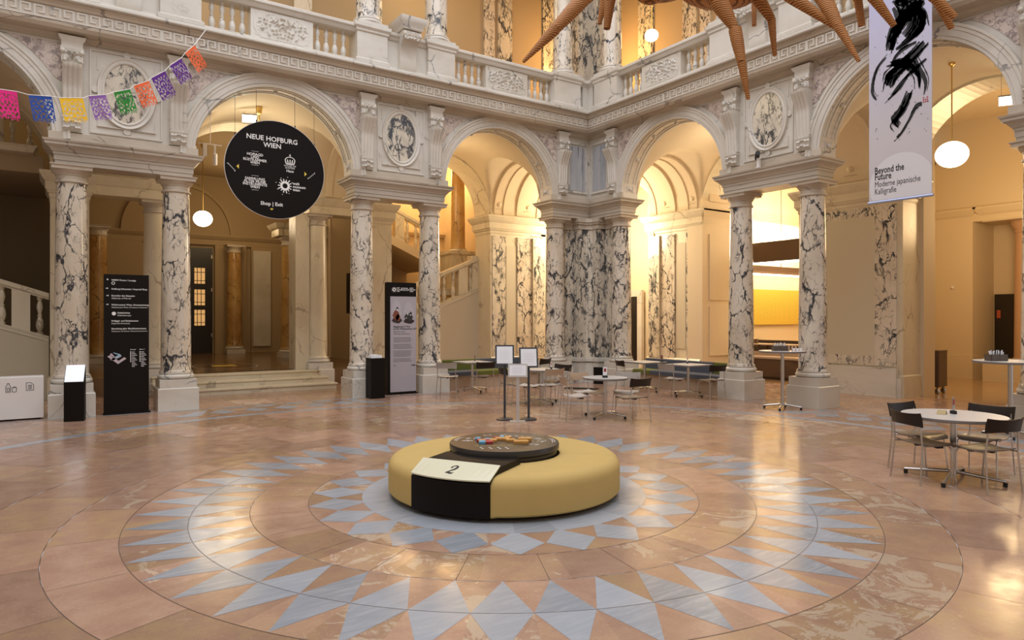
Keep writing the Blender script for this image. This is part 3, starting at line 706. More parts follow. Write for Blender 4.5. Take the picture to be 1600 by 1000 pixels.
for z in (1.55, 2.35, 3.2): q.box(.62, 1.0, 22.965, 22.98, z, z+.62)
obj('door_panes', q, M['pane'], d)
q = MB()
for z in (1.55, 2.35, 3.2):
    for x in (.72, .86): q.box(x-.012, x+.012, 22.955, 22.97, z, z+.62)
    for zz in (z+.12, z+.45): q.box(.62, 1.0, 22.955, 22.97, zz-.012, zz+.012)
obj('door_muntins', q, M['darkdoor'], d)
q = MB()
for z in (1.1, 2.9, 4.2): q.box(1.22, 1.26, 22.93, 22.98, z, z+.14)
obj('door_handle', q, M['chrome'], d)
ycol = make_column('yellow marble column beside the dark door in the lobby', M['yel'], .45, group='yellow columns in the lobby')
ycol.location = (1.96, 22.3, 0)
copy_tree(ycol, (2.98, 18.4, 0), 0, 'brown and yellow column half hidden behind the pale step column')
copy_tree(ycol, (-2.85, 18.6, 0), 0, 'yellow marble column seen behind the directory sign')
q = MB(); q.rloft(2.5, 4.3, 18.0, 18.9, [(4.725, 0), (4.95, 0), (5.0, .06), (5.15, .14)]); obj('lintel', q, M['ivory'], lw)
q = MB(); q.box(3.9, 4.0, 14.2, 15.2, 2.0, 3.3); tag(obj('wall_screen', q, M['black']), 'dark screen on the lobby side wall between two pale columns', 'screen')
# floor emblem: a ring of yellow lettering
q = MB(); cx, cy = .15, 15.0
for k in range(64):
    a0, a1 = 2*pi*k/64, 2*pi*(k+.8)/64
    for r, ry in ((.85, 1.25),):
        q.quad((cx+r*cos(a0), cy+ry*sin(a0), .455), (cx+(r+.02)*cos(a0), cy+(ry+.03)*sin(a0), .455), (cx+(r+.02)*cos(a1), cy+(ry+.03)*sin(a1), .455), (cx+r*cos(a1), cy+ry*sin(a1), .455))
for i in range(7): q.quad((cx-.3+.09*i, cy-.2, .455), (cx-.24+.09*i, cy-.2, .455), (cx-.24+.09*i, cy+.5, .455), (cx-.3+.09*i, cy+.5, .455), 1)
tag(obj('floor_emblem', q, [M['letter'], M['yellow']], recalc=False), 'round emblem with yellow marks on the brown lobby floor', 'floor emblem')
# stair balustrade builder: sloping rail with balusters between posts
def stair_rail(name, label, x0, z0, x1, z1, y, m, nb, group, h=1.0):
    t = thing(name, label, 'balustrade', kind='thing', group=group); q = MB()
    f = lambda x: z0+(z1-z0)*(x-x0)/(x1-x0)
    def slope(a, b, y0, y1):
        P = [(x0, f(x0)+a), (x1, f(x1)+a), (x1, f(x1)+b), (x0, f(x0)+b)]; q.prism(P, y0, y1)
    slope(-.10, 0, y-.16, y+.16); slope(-.15, -.10, y-.11, y+.11); obj('handrail', q, m, t)
    q = MB(); slope(-h-.25, -h+.02, y-.14, y+.14); slope(-h-.10, -h-.06, y-.17, y+.17); obj('string', q, m, t)
    bme = mesh('baluster', MB().lathe([(r*1.15, z*(h-.13)/.68) for r, z in BAL], n=12), m, 40)
    n = nb
    for i in range(n):
        x = x0+(x1-x0)*(i+.5)/n
        if i % 4 == 3:
            q = MB(); q.prism([(x-.17, f(x-.17)-h), (x+.17, f(x+.17)-h), (x+.17, f(x+.17)-.12), (x-.17, f(x-.17)-.12)], y-.12, y+.12); obj('post', q, m, t); continue
        o = bpy.data.objects.new('baluster', bme); COL.objects.link(o); o.parent = t; o.location = (x, y, f(x)-h)
    return t
GS = 'stair balustrades'
stair_rail('stair_balustrade', 'sloping marble stair balustrade left of the white recycling box', -8.6, 3.95, -4.1, 2.42, 12.75, M['ivory'], 13, GS)
q = MB(); q.prism([(-8.6, 0), (-4.1, 0), (-4.1, 1.42), (-8.6, 2.95)], 12.6, 13.0); struct('wall_left_stair', q, M['stucco'])
q = MB(); q.rloft(-9.0, -4.4, 12.7, 13.1, [(5.6, 0), (5.7, .05), (5.75, .1)]); obj('landing_edge', q, M['ivory'], ILW)
stair_rail('stair_balustrade', 'upper balustrade behind the papel picado flags at far left', -9.0, 6.0, -4.3, 6.75, 13.6, M['ivory'], 14, GS)
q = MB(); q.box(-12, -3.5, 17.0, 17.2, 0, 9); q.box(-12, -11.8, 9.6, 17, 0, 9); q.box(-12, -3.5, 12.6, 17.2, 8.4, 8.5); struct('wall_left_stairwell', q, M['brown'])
q = MB(); q.box(-9, -4.2, 13.0, 17.0, 5.2, 5.6); struct('ceiling_left_landing', q, M['plasterd'])
# right stair, behind the poster
stair_rail('stair_balustrade', 'marble balustrade rising to the right behind the bench', 4.6, 2.63, 7.55, 3.82, 13.2, M['ivory'], 9, GS)
q = MB(); q.prism([(4.4, 0), (8.9, 0), (8.9, 2.9), (7.55, 2.82), (4.4, 1.60)], 13.05, 13.5); struct('wall_right_stair', q, M['stucco'])
q = MB(); q.box(4.4, 8.9, 13.5, 15.0, 2.6, 2.8); q.box(7.4, 7.7, 13.1, 13.4, 0, 3.9); struct('floor_landing', q, M['ivory'])
stair_rail('stair_balustrade', 'upper stair balustrade descending to the landing behind the arch', 4.6, 5.95, 7.2, 4.85, 15.2, M['ivory'], 8, GS)
q = MB(); q.prism([(4.4, 4.75), (7.2, 3.55), (7.2, 3.85), (4.4, 5.05)], 15.0, 17.6); struct('floor_upper_flight', q, M['plaster'])
q = MB(); q.rloft(7.25, 8.3, 14.2, 15.0, [(2.8, .05), (3.0, .05), (3.0, 0), (4.0, 0), (4.05, .06), (4.15, .06)]); struct('trim_1', q, M['ivory'])
sc = thing('column', 'orange-lit marble column on the stair landing seen through the corner arch', 'column', (7.72, 14.6, 3.45), kind='thing')
q = MB(); q.lathe([(.33, .68)]+torus_prof(.30, .73, .045)+[(.30, .78), (.31, .80)], n=32); obj('base', q, M['ivory'], sc, 40)
q = MB(); q.lathe(shaft_prof(.25, .22, .80, 3.9), n=32); obj('shaft', q, M['yel'], sc, 40)
q = MB(); q.box(8.75, 8.95, 13.0, 18.0, 0, 9); q.box(4.2, 9.0, 17.6, 17.8, 0, 9); q.box(4.2, 9.0, 12.9, 17.8, 8.5, 8.6); q.rloft(4.4, 8.75, 17.45, 17.7, [(5.0, 0), (5.1, .08), (5.2, .08)]); struct('wall_right_stairwell', q, M['plaster'])
# ================================================================ CAFE AND SIDE ROOM (right)
q = MB(); q.box(12.9, 21.0, -3.0, 9.0, -.02, .003); struct('floor_rooms', q, M['roomfloor'])
q = MB(); q.box(14.3, 20.5, 8.6, 8.8, 0, 6.8); q.rloft(14.4, 20.4, 8.5, 8.7, [(4.72, 0), (4.76, .05), (4.95, .05), (5.0, .1), (5.08, .16), (5.15, .16)]); struct('wall_cafe', q, M['plaster'])
q = MB(); q.box(20.3, 20.5, 4.3, 8.8, 0, 6.8); struct('wall_cafe_end', q, M['plaster'])
q = MB(); q.box(13.1, 20.5, 4.2, 4.35, 0, 7.3); struct('wall_cafe_side', q, M['plaster'])
q = MB(); q.box(13.1, 20.5, 4.2, 8.8, 6.7, 6.8); struct('ceiling_cafe', q, M['plaster'])
q = MB(); q.box(15.9, 18.6, 8.52, 8.58, 1.62, 2.84)
tag(obj('lattice_picture', q, M['lattice']), 'long golden lattice-patterned picture on the cafe wall', 'picture')
t = thing('light_canopy', 'dark wooden hanging beam frame with glowing lower edge in the cafe', 'light fixture')
q = MB(); q.box(14.6, 14.75, 5.0, 8.3, 3.62, 4.25); q.box(14.75, 19.5, 8.15, 8.3, 3.35, 3.62); q.box(19.4, 19.5, 5, 8.2, 3.62, 4.2); obj('beam', q, M['walnut'], t)
q = MB(); q.box(14.6, 14.75, 5.0, 8.3, 3.575, 3.615); q.box(14.9, 19.4, 8.1, 8.32, 3.31, 3.345); obj('light_strip', q, M['strip'], t)
q = MB()
for x, y in ((14.68, 5.2), (14.68, 8.2), (19.45, 5.2), (17, 8.22), (19.45, 8.1)): q.tube([(x, y, 3.6), (x, y, 6.72)], .01, 6)
obj('hanging_rod', q, M['blackm'], t)
lamp('cafe_wall_wash', 'AREA', (16.6, 8.0, 4.6), 110, (1.0, .86, .62), 4.0, (radians(70), 0, 0), .3)
t = thing('cafe_counter', 'low brown counter with tufted leather bench in the cafe', 'counter')
q = MB(); q.box(13.9, 14.4, 4.6, 7.58, .08, .62); q.box(14.0, 14.4, 4.6, 7.58, 0, .08); obj('front_panel', q, M['walnut'], t)
q = MB(); q.box(13.86, 14.5, 4.55, 7.60, .62, .68); q.box(14.5, 14.6, 4.55, 8.3, .68, .80); obj('worktop', q, M['beige'], t)
q = MB(); q.box(15.0, 15.6, 4.6, 8.3, .35, .62); q.box(15.6, 15.8, 4.6, 8.3, .5, 1.12)
for k in range(12): q.sphere((15.59, 4.8+.3*k, .95), .05, 8, 6)
obj('leather_bench', q, M['leather'], t)
t = thing('cafe_table', 'pale table with dark leg standing behind the cafe counter', 'table', (14.75, 7.2, 0))
q = MB(); q.box(-.3, .3, -1.2, 1.0, 1.0, 1.04); obj('table_top', q, M['beige'], t); q = MB(); q.box(-.04, .04, -.04, .04, 0, 1.0); obj('table_leg', q, M['walnut'], t)
q = MB(); q.box(-.05, .05, -.05, .05, 0, .14); tag(obj('wooden_box', q, M['walnut'], None, loc=(14.7, 7.55, 1.04)), 'small brown box on the pale cafe table', 'box')
q = MB(); q.box(19.2, 19.4, 3.15, 4.3, 0, 8.0); q.rloft(19.25, 19.5, 3.22, 4.3, [(4.75, 0), (4.95, .05), (5.0, .1), (5.15, .2), (5.2, .2)]); q.box(19.12, 19.5, 3.12, 4.3, 0, .7); q.box(19.4, 20.9, 3.15, 3.3, 0, 8.0)
w = struct('wall_side_room', q, M['plaster'])
q = MB(); q.box(20.7, 20.9, -5, 3.15, 0, 4.78); q.box(19.2, 20.9, -5, 3.15, 4.78, 8.0); q.rloft(19.25, 19.5, -5, 2.9, [(4.75, 0), (4.95, .05), (5.0, .1), (5.15, .2), (5.2, .2)]); struct('wall_side_room_back', q, M['plaster'])
q = MB(); q.box(20.62, 20.68, 2.3, 3.1, 0, 2.6); d = struct('door_4', q, M['darkdoor'])
q = MB(); q.box(20.60, 20.62, 2.93, 3.03, 1.85, 2.1); obj('door_sticker', q, mat('red_notice', (.45, .09, .04), .5), d)
q = MB(); q.box(12.9, 21.0, -5.0, 4.3, 7.9, 8.0); struct('ceiling_side_room', q, M['plaster'])
q = MB(); q.box(12.9, 21, -5.2, -5.0, 0, 8); struct('wall_side_room_far', q, M['plaster'])
t = thing('column', 'plain peach-coloured column in the side room at the right photo edge', 'column', (20.1, 2.05, 0), kind='thing')
q = MB(); q.lathe([(.42, 0), (.42, .5), (.40, .52)]+torus_prof(.37, .58, .05)+[(.34, .66), (.33, .7), (.30, 4.4), (.33, 4.42), (.33, 4.46), (.31, 4.5), (.40, 4.65), (.42, 4.78)], n=36); obj('shaft', q, mat('peach_marble', (.58, .36, .22), .22), t, 40)
q = MB(); q.lathe([(.045, 0), (.045, .02), (.03, .035)], n=16, M=Matrix.Translation((19.18, 3.7, 2.8)) @ Matrix.Rotation(-pi/2, 4, 'Y')); tag(obj('motion_sensor', q, M['white'], None, 40), 'small round white sensor high on the orange side-room wall', 'sensor')
# ================================================================ ROUND SEAT WITH MODEL TABLE
RS, H = 1.24, .41
ang0 = atan2(-.91+.05, -.80) # the black wedge faces the camera
A0, A1 = radians(-169.3), radians(-129.7)
def seat():
    t = thing('round_bench', 'round mustard-yellow upholstered bench with a black section numbered 2 in the middle of the hall', 'bench')
    def ringseg(name, a0, a1, mat_, n):
        q = MB(); prof = [(.60, .05), (RS-.02, .05), (RS, .07), (RS, .30), (RS-.008, .34), (RS-.03, .375), (RS-.065, .40), (RS-.11, H), (.60, H)]
        rows = []
        for k in range(n+1):
            a = a0+(a1-a0)*k/n
            e = min(1, min(k, n-k)/1.0)
            rows.append([q.pt((r*cos(a)*(1 if e else .995), r*sin(a)*(1 if e else .995), z-(0 if e else .012))) for r, z in prof])
        for a, b in zip(rows, rows[1:]):
            for j in range(len(prof)): q.face([a[j], a[(j+1) % len(prof)], b[(j+1) % len(prof)], b[j]])
        q.face(rows[0]); q.face(rows[-1][::-1]); return obj(name, q, mat_, t, 35)
    e = .006
    for a0, a1, n in ((A1+e, radians(-42), 30), (radians(-42)+e, radians(75), 44), (radians(75)+e, radians(190.7)-e, 44)): ringseg('seat_cushion', a0, a1, M['mustard'], n)
    q = MB(); q.lathe([(RS-.13, 0), (RS-.13, .05)], n=72); obj('base', q, M['rubber'], t)
    # black section with the inclined number plate
    ac = (A0+A1)/2; hw = .42
    Mr = Matrix.Rotation(ac, 4, 'Z')
    B = MB(lambda x, y, z: Mr @ Vector((x, y, z)))
    n = 12
    def arc(r, z): return [(sqrt(r*r-(hw*(2*k/n-1))**2) if r > hw else r, hw*(2*k/n-1)*.0+hw*(2*k/n-1), z) for k in range(n+1)]
    a = [(*p,) for p in arc(RS+.004, .045)]; b = arc(RS+.004, .355); c = arc(RS-.27, .46)
    ids = [[B.pt(p) for p in r] for r in (a, b)]
    for k in range(n): B.face([ids[0][k], ids[0][k+1], ids[1][k+1], ids[1][k]])
    fr = [B.pt((p[0]-.02, p[1], .372)) for p in b]; tp = [B.pt((.98, hw*(2*k/n-1), .470)) for k in range(n+1)]; ed = [B.pt((.50, hw*(2*k/n-1), .470)) for k in range(n+1)]
    for r0, r1 in ((ids[1], fr), (fr, tp), (tp, ed)):
        for k in range(n): B.face([r0[k], r0[k+1], r1[k+1], r1[k]])
    for k, sg in ((0, -1), (n, 1)):
        lo = B.pt((.50, sg*hw, .045)); B.face([ids[0][k], ids[1][k], fr[k], tp[k], ed[k], lo])
    obj('black_section', B, M['black'], t, 30)
    P = MB(lambda x, y, z: Mr @ Vector((x, y, z)))
    n = 12; lowp = [(sqrt(1.25**2-((hw+.004)*(2*k/n-1))**2)-.004, (hw+.004)*(2*k/n-1), .388) for k in range(n+1)]; top = [(.955, (hw+.004)*(2*k/n-1), .490) for k in range(n+1)]
    L_ = [P.pt(p) for p in lowp]; U_ = [P.pt(p) for p in top]; L2 = [P.pt((p[0], p[1], p[2]-.012)) for p in lowp]; U2 = [P.pt((p[0], p[1], p[2]-.012)) for p in top]
    for k in range(n):
        P.face([L_[k], L_[k+1], U_[k+1], U_[k]]); P.face([L2[k+1], L2[k], U2[k], U2[k+1]]); P.face([L2[k], L2[k+1], L_[k+1], L_[k]]); P.face([U_[k], U_[k+1], U2[k+1], U2[k]])
    P.face([L_[0], U_[0], U2[0], L2[0]]); P.face([L_[n], L2[n], U2[n], U_[n]])
    plate = obj('number_plate', P, mat('cream_plate', (.72, .69, .50), .35), t)
    # italic serif 2
    pts = []
    def stroke(mb, pl, w, T):
        m = len(pl); Lf = []; Rt = []
        for i, (x, y) in enumerate(pl):
            x0, y0 = pl[max(i-1, 0)]; x1, y1 = pl[min(i+1, m-1)]; dx, dy = x1-x0, y1-y0; l = hypot(dx, dy) or 1
            ww = w[i]/2; Lf.append(mb.pt(T(x-dy/l*ww, y+dx/l*ww))); Rt.append(mb.pt(T(x+dy/l*ww, y-dx/l*ww)))
        for i in range(m-1): mb.face([Lf[i], Lf[i+1], Rt[i+1], Rt[i]])
    def PT(x, y):          # x right, y up on the inclined plate as the viewer reads it
        f = .46+y*SN/.26; x = x*SN; X = 1.235+(.955-1.235)*f; Z = .392+(.490-.392)*f+.004
        return (X, x, Z)
    N = MB(lambda x, y, z: Mr @ Vector((x, y, z)))
    SN = .72
    pl = [(-.042, .035), (-.045, .055), (-.03, .078), (.0, .085), (.028, .072), (.034, .045), (.02, .015), (-.012, -.02), (-.045, -.055), (-.06, -.075)]
    stroke(N, [(-x if False else x+.12*y, y) for x, y in pl], [.034, .016, .012, .016, .03, .034, .028, .018, .012, .010], PT)
    stroke(N, [(-.07, -.07), (-.035, -.062), (-.005, -.072), (.025, -.072), (.045, -.05)], [.010, .026, .030, .020, .006], PT)
    obj('numeral', N, M['ink'], plate, recalc=False)
    # round model table
    q = MB(); q.lathe([(.57, .41), (.57, .445), (.585, .46), (.593, .465), (.593, .515), (.588, .525)], n=80); dsk = obj('table_disc', q, mat('dark_printed_laminate', (.035, .03, .028), .3), t, 30)
    V = Matrix.Rotation(radians(-34), 4, 'Z')       # print is turned to the reader
    D = MB(lambda x, y, z: V @ Vector((x, y, z))); zz = .5268
    for r, a0, a1, w in ((.52, 150, 178, .006), (.545, 155, 176, .006), (.52, -8, 20, .006), (.545, -6, 17, .006)):
        for k in range(10):
            b0, b1 = radians(a0+(a1-a0)*k/10), radians(a0+(a1-a0)*(k+1)/10)
            D.quad((r*cos(b0), r*sin(b0), zz), ((r+w)*cos(b0), (r+w)*sin(b0), zz), ((r+w)*cos(b1), (r+w)*sin(b1), zz), (r*cos(b1), r*sin(b1), zz))
    rnd = random.Random(5)
    for cx, cy in ((-.40, .02), (-.37, .16), (.1, .33), (.24, .26), (.36, .14), (.40, -.02), (.32, -.2), (.0, .4), (-.2, .36)):
        for j in range(9):
            x, y = cx+rnd.uniform(-.045, .045), cy+rnd.uniform(-.03, .03); s = rnd.uniform(.006, .016)
            D.quad((x-s, y-s*.6, zz), (x+s, y-s*.6, zz), (x+s, y+s*.6, zz), (x-s, y+s*.6, zz))
    for cx in (-.24, -.15, -.06, .02):
        for j in range(2):
            x, y = cx+.02*j, -.36-.06*j; D.lathe([(.014, zz), (.014, zz+.0005)], x, y, 8)
    obj('print', D, M['letter'], dsk, recalc=False)
    D = MB(lambda x, y, z: V @ Vector((x, y, z)))
    for i in range(3):
        y = -.24-.028*i
        x = -.3
        while x < .2-.08*i:
            w = rnd.uniform(.02, .06); D.quad((x, y, zz), (x+w, y, zz), (x+w, y+.009, zz), (x, y+.009, zz)); x += w+.012
    obj('gold_print', D, mat('gold_print', (.45, .36, .12), .5), dsk, recalc=False)
    gold = mat('ochre_model_block', (.62, .30, .05), .3); red = mat('red_model_block', (.45, .03, .02), .3); blu = mat('light_blue_model_block', (.12, .35, .52), .3)
    for x0, x1, y0, y1, m, h in ((.10, .26, -.15, -.09, gold, .035), (.15, .30, .02, .07, gold, .035), (.02, .12, -.03, .02, gold, .03), (.0, .06, .02, .12, gold, .03), (-.10, .02, .05, .10, gold, .03), (-.16, -.08, -.04, .03, gold, .03),
                                 (-.30, -.14, -.03, .01, red, .028), (-.20, -.12, -.14, -.08, red, .028), (-.12, -.04, .13, .17, red, .026), (.0, .08, .16, .20, gold, .026),
                                 (-.27, -.20, -.16, -.08, blu, .03), (-.22, -.13, -.01, .05, blu, .03), (-.32, -.26, .08, .13, blu, .026), (-.06, .0, .15, .20, blu, .03), (-.28, -.2, -.07, -.03, gold, .03)):
        B = MB(lambda x, y, z: V @ Vector((x, y, z))); B.rloft(x0, x1, y0, y1, [(.525, 0), (.525+h*.7, 0), (.525+h, -.008)]); obj('model_block', B, m, dsk)
    return t
seat()
def stroke(mb, pl, w, T, mi=0, sub=6, rag=0, rnd=random.Random(1)):
    # smooth ribbon through the points
    P = []; Wd = []
    n = len(pl)
    for i in range(n-1):
        p0, p1, p2, p3 = pl[max(i-1, 0)], pl[i], pl[i+1], pl[min(i+2, n-1)]
        for k in range(sub):
            t = k/sub; c = [.5*((2*p1[j])+(-p0[j]+p2[j])*t+(2*p0[j]-5*p1[j]+4*p2[j]-p3[j])*t*t+(-p0[j]+3*p1[j]-3*p2[j]+p3[j])*t**3) for j in (0, 1)]
            P.append(c); Wd.append((w[i]+(w[i+1]-w[i])*t)*(1+rnd.uniform(-rag, rag)))
    P.append(list(pl[-1])); Wd.append(w[-1]); m = len(P); A = []; B = []
    for i in range(m):
        x0, y0 = P[max(i-1, 0)]; x1, y1 = P[min(i+1, m-1)]; dx, dy = x1-x0, y1-y0; l = hypot(dx, dy) or 1
        A.append(mb.pt(T(P[i][0]-dy/l*Wd[i]/2, P[i][1]+dx/l*Wd[i]/2))); B.append(mb.pt(T(P[i][0]+dy/l*Wd[i]/2, P[i][1]-dx/l*Wd[i]/2)))
    for i in range(m-1): mb.face([A[i], A[i+1], B[i+1], B[i]], mi)
# ================================================================ HANGING ROUND SIGN
def sun(mb, cx, cz, r, T, mi=0):
    n = 28
    for k in range(n):
        a0, a1 = 2*pi*k/n, 2*pi*(k+1)/n
        mb.face([mb.pt(T(cx+q*cos(a), cz+q*sin(a))) for q, a in ((r*.28, a0), (r*.52, a0), (r*.52, a1), (r*.28, a1))], mi)
    rnd = random.Random(2)
    for k in range(14):
        a = 2*pi*k/14; q0, q1 = r*.5, r*(.72+.12*(k % 3)/2); w = .10
        mb.face([mb.pt(T(cx+q*cos(b), cz+q*sin(b))) for q, b in ((q0, a-w), (q1, a-w*.7), (q1, a+w*.7), (q0, a+w))], mi)
    for k in range(8):
        a = 2*pi*(k+.25)/8+.3; q = r*(.92+.1*(k % 2)); s = r*.055; mb.face([mb.pt(T(cx+q*cos(a)+s*cos(b), cz+q*sin(a)+s*sin(b))) for b in (0, pi/2, pi, 3*pi/2)], mi)
t = thing('hanging_sign', 'large round black sign hanging in the arch above the steps', 'sign', (.07, WY, 5.14))
q = MB(); q.lathe([(1.068, -.04), (1.075, -.034), (1.075, .034), (1.068, .04)], n=96, M=Matrix.Rotation(pi/2, 4, 'X')); obj('sign_disc', q, M['black'], t, 30)
q = MB(); q.lathe([(1.066, -.006), (1.084, -.006), (1.084, .030), (1.066, .030)], n=96, M=Matrix.Rotation(pi/2, 4, 'X')); obj('sign_edge', q, M['white'], t, 30)
TS = lambda x, z, d=0: (x, -.042-d, z); T2 = lambda x, z: (x, -.045, z)
q = MB()
text_into(q, [('NEUE HOFBURG', -.085, .615, .150, 1, 'CENTER'), ('WIEN', -.085, .475, .150, 1, 'CENTER'),
    ('HOFJAGD', -.455, .255, .078, 1, 'CENTER'), ('UND', -.455, .195, .078, 1, 'CENTER'), ('R\u00dcSTKAMMER', -.455, .135, .078, 1, 'CENTER'), ('WIEN', -.455, .075, .078, 1, 'CENTER'),
    ('SAMMLUNG', -.455, -.275, .078, 1, 'CENTER'), ('ALTER MUSIK', -.455, -.335, .078, 1, 'CENTER'), ('INSTRUMENTE', -.455, -.395, .078, 1, 'CENTER'), ('WIEN', -.455, -.455, .078, 1, 'CENTER'),
    ('HOUSE OF', .30, .10, .055, 0, 'CENTER'), ('AUSTRIA', .30, .055, .055, 0, 'CENTER'), ('Haus', .30, -.02, .080, 1, 'CENTER'),
    ('welt', .36, -.290, .085, 1, 'LEFT'), ('museum', .36, -.360, .085, 1, 'LEFT'), ('wien', .36, -.430, .085, 1, 'LEFT'), ('Shop | Exit', -.10, -.80, .110, 1, 'CENTER')], TS)
obj('lettering', q, M['letter'], t, recalc=False)
q = MB()
for z in (.345, .045, -.185, -.495): q.face([q.pt(T2(x, zz)) for x, zz in ((-.53, z), (-.38, z), (-.38, z+.005), (-.53, z+.005))])
for x0, z0, x1, z1 in ((-1.02, .02, -.87, -.13), (.70, -.11, .855, .03)):
    pts = [(x0+(x1-x0)*k/6+(0 if k % 2 else 0), z0+(z1-z0)*k/6) for k in range(7)]; st_ = []
    for k in range(6):
        a, b = pts[k], pts[k+1]; st_ += [a, (b[0], a[1])]
    st_.append(pts[-1])
    for a, b in zip(st_, st_[1:]):
        xa, xb = sorted((a[0], b[0])); za, zb = sorted((a[1], b[1])); q.face([q.pt(T2(x, z)) for x, z in ((xa-.008, za-.008), (xb+.008, za-.008), (xb+.008, zb+.008), (xa-.008, zb+.008))])
sun(q, .19, -.335, .20, T2)
# crown
for k in range(5):
    x = .215+.0425*k; q.face([q.pt(T2(*p)) for p in ((x-.014, .165), (x+.014, .165), (x+.010+.3*(x-.30), .26), (x-.010+.3*(x-.30), .26))])
q.face([q.pt(T2(*p)) for p in ((.215, .148), (.385, .148), (.39, .172), (.21, .172))])
for k in range(10):
    a0, a1 = pi*k/10, pi*(k+1)/10; q.face([q.pt(T2(.30+r*1.15*cos(a), .245+r*sin(a)*.8)) for r, a in ((.082, a0), (.10, a0), (.10, a1), (.082, a1))])
q.face([q.pt(T2(*p)) for p in ((.293, .30), (.307, .30), (.307, .385), (.293, .385))]); q.face([q.pt(T2(*p)) for p in ((.278, .348), (.322, .348), (.322, .36), (.278, .36))])
obj('emblems', q, M['letter'], t, recalc=False)
q = MB()
for p in (((-.06, -.865), (-.14, -.865), (-.10, -.905)), ((-.84, -.02), (-.79, .03), (-.79, -.07)), ((.675, -.02), (.625, .03), (.625, -.07))): q.face([q.pt(T2(*a)) for a in p])
obj('arrows', q, M['yellow'], t, recalc=False)
q = MB()
for x in (-.86, -.42, .42, .86):
    z = sqrt(1.075**2-x*x); z2 = sqrt(RA**2-x*x)+ZC-5.14; q.tube([(x, 0, z-.05), (x, 0, z2+.05)], .004, 6); q.box(x-.012, x+.012, -.02, .02, z-.05, z+.06)
obj('hanging_wires', q, M['blackm'], t)
# ================================================================ BANNER
t = thing('calligraphy_banner', 'tall pale lilac banner with black brush calligraphy hanging before the right arcade', 'banner', (8.0, .31, 0))
def lilac():
    m = mat('lilac_banner_cloth', (.62, .58, .62), .7); n = NT(m); tc = n.n('ShaderNodeTexCoord'); sx = n.n('ShaderNodeSeparateXYZ'); n.l(tc.outputs['Object'], sx.inputs[0])
    f = n.n('ShaderNodeMapRange', ins={1: 5.0, 2: 7.3, 3: 0.0, 4: 1.0}); n.l(sx.outputs[2], f.inputs[0]); n.l(n.mix(f.outputs[0], (.62, .585, .60), (.50, .49, .66)), n.b.inputs['Base Color']); return m
q = MB(); q.box(0, .012, -1.045, 0, 3.92, 9.4); obj('cloth', q, lilac(), t)
q = MB(); q.lathe([(.024, -.02), (.024, 1.065)], n=14, M=Matrix.Translation((.006, 0, 3.90)) @ Matrix.Rotation(pi/2, 4, 'X')); obj('bottom_rod', q, mat('pale_blue_aluminium', (.45, .52, .75), .3, .6), t, 40)
q = MB(); q.lathe([(.024, -.02), (.024, 1.065)], n=14, M=Matrix.Translation((.006, 0, 9.4)) @ Matrix.Rotation(pi/2, 4, 'X')); obj('top_rod', q, M['chrome'], t, 40)
q = MB()
for y in (-.1, -.95): q.tube([(.006, y, 9.4), (.006, y, 13.5)], .004, 6)
obj('hanging_wires', q, M['blackm'], t)
TB = lambda x, z: (-.0035, -x, z)
ST = [[(0.49, 7.36, 0.112), (0.59, 7.25, 0.101), (0.72, 7.25, 0.09)], [(0.88, 7.19, 0.157), (0.72, 7.05, 0.179), (0.52, 6.89, 0.202), (0.42, 6.7, 0.134), (0.38, 6.51, 0.067)],
[(0.66, 7.14, 0.157), (0.84, 6.97, 0.157), (0.86, 6.74, 0.134), (0.66, 6.6, 0.067), (0.47, 6.49, 0.034)], [(0.92, 6.47, 0.056), (0.8, 6.36, 0.101), (0.68, 6.27, 0.134), (0.55, 6.17, 0.157), (0.42, 6.06, 0.134), (0.33, 5.91, 0.045)],
[(0.38, 6.27, 0.056), (0.57, 6.23, 0.157), (0.72, 6.14, 0.134), (0.84, 5.93, 0.056), (0.85, 5.74, 0.022)], [(0.3, 6.41, 0.022), (0.16, 6.28, 0.045), (0.08, 6.08, 0.045), (0.06, 5.86, 0.045), (0.13, 5.71, 0.022)],
[(0.68, 6.01, 0.034), (0.53, 5.81, 0.045), (0.33, 5.66, 0.022)], [(0.96, 6.18, 0.034), (0.78, 6.06, 0.056), (0.59, 5.93, 0.034), (0.41, 5.73, 0.034)], [(0.76, 6.26, 0.045), (0.88, 5.99, 0.056), (0.95, 5.78, 0.045), (0.92, 5.59, 0.011)],
[(0.7, 5.68, 0.067), (0.59, 5.44, 0.101), (0.45, 5.28, 0.101), (0.51, 5.15, 0.022)], [(0.89, 5.45, 0.056), (0.8, 5.43, 0.056), (0.72, 5.28, 0.034), (0.58, 5.06, 0.034), (0.49, 4.97, 0.045)],
[(0.8, 6.51, 0.034), (0.62, 6.47, 0.056), (0.47, 6.38, 0.045), (0.42, 6.26, 0.056)], [(0.42, 7.23, 0.034), (0.51, 7.0, 0.09), (0.49, 6.79, 0.112), (0.36, 6.65, 0.034)], [(1.0, 6.72, 0.011), (0.95, 6.95, 0.034), (0.86, 7.09, 0.034)],
[(0.47, 6.15, 0.034), (0.34, 6.06, 0.09), (0.31, 5.91, 0.022)],
[(.62, 7.2, .1), (.50, 6.95, .05), (.40, 6.8, .03)], [(.78, 7.1, .02), (.74, 6.8, .10), (.62, 6.66, .05)], [(.5, 7.3, .12), (.7, 7.7, .14), (.8, 8.1, .05)], [(.3, 8.3, .04), (.25, 7.9, .12), (.5, 7.5, .1), (.62, 7.2, .06)]]
q = MB(); rr = random.Random(9)
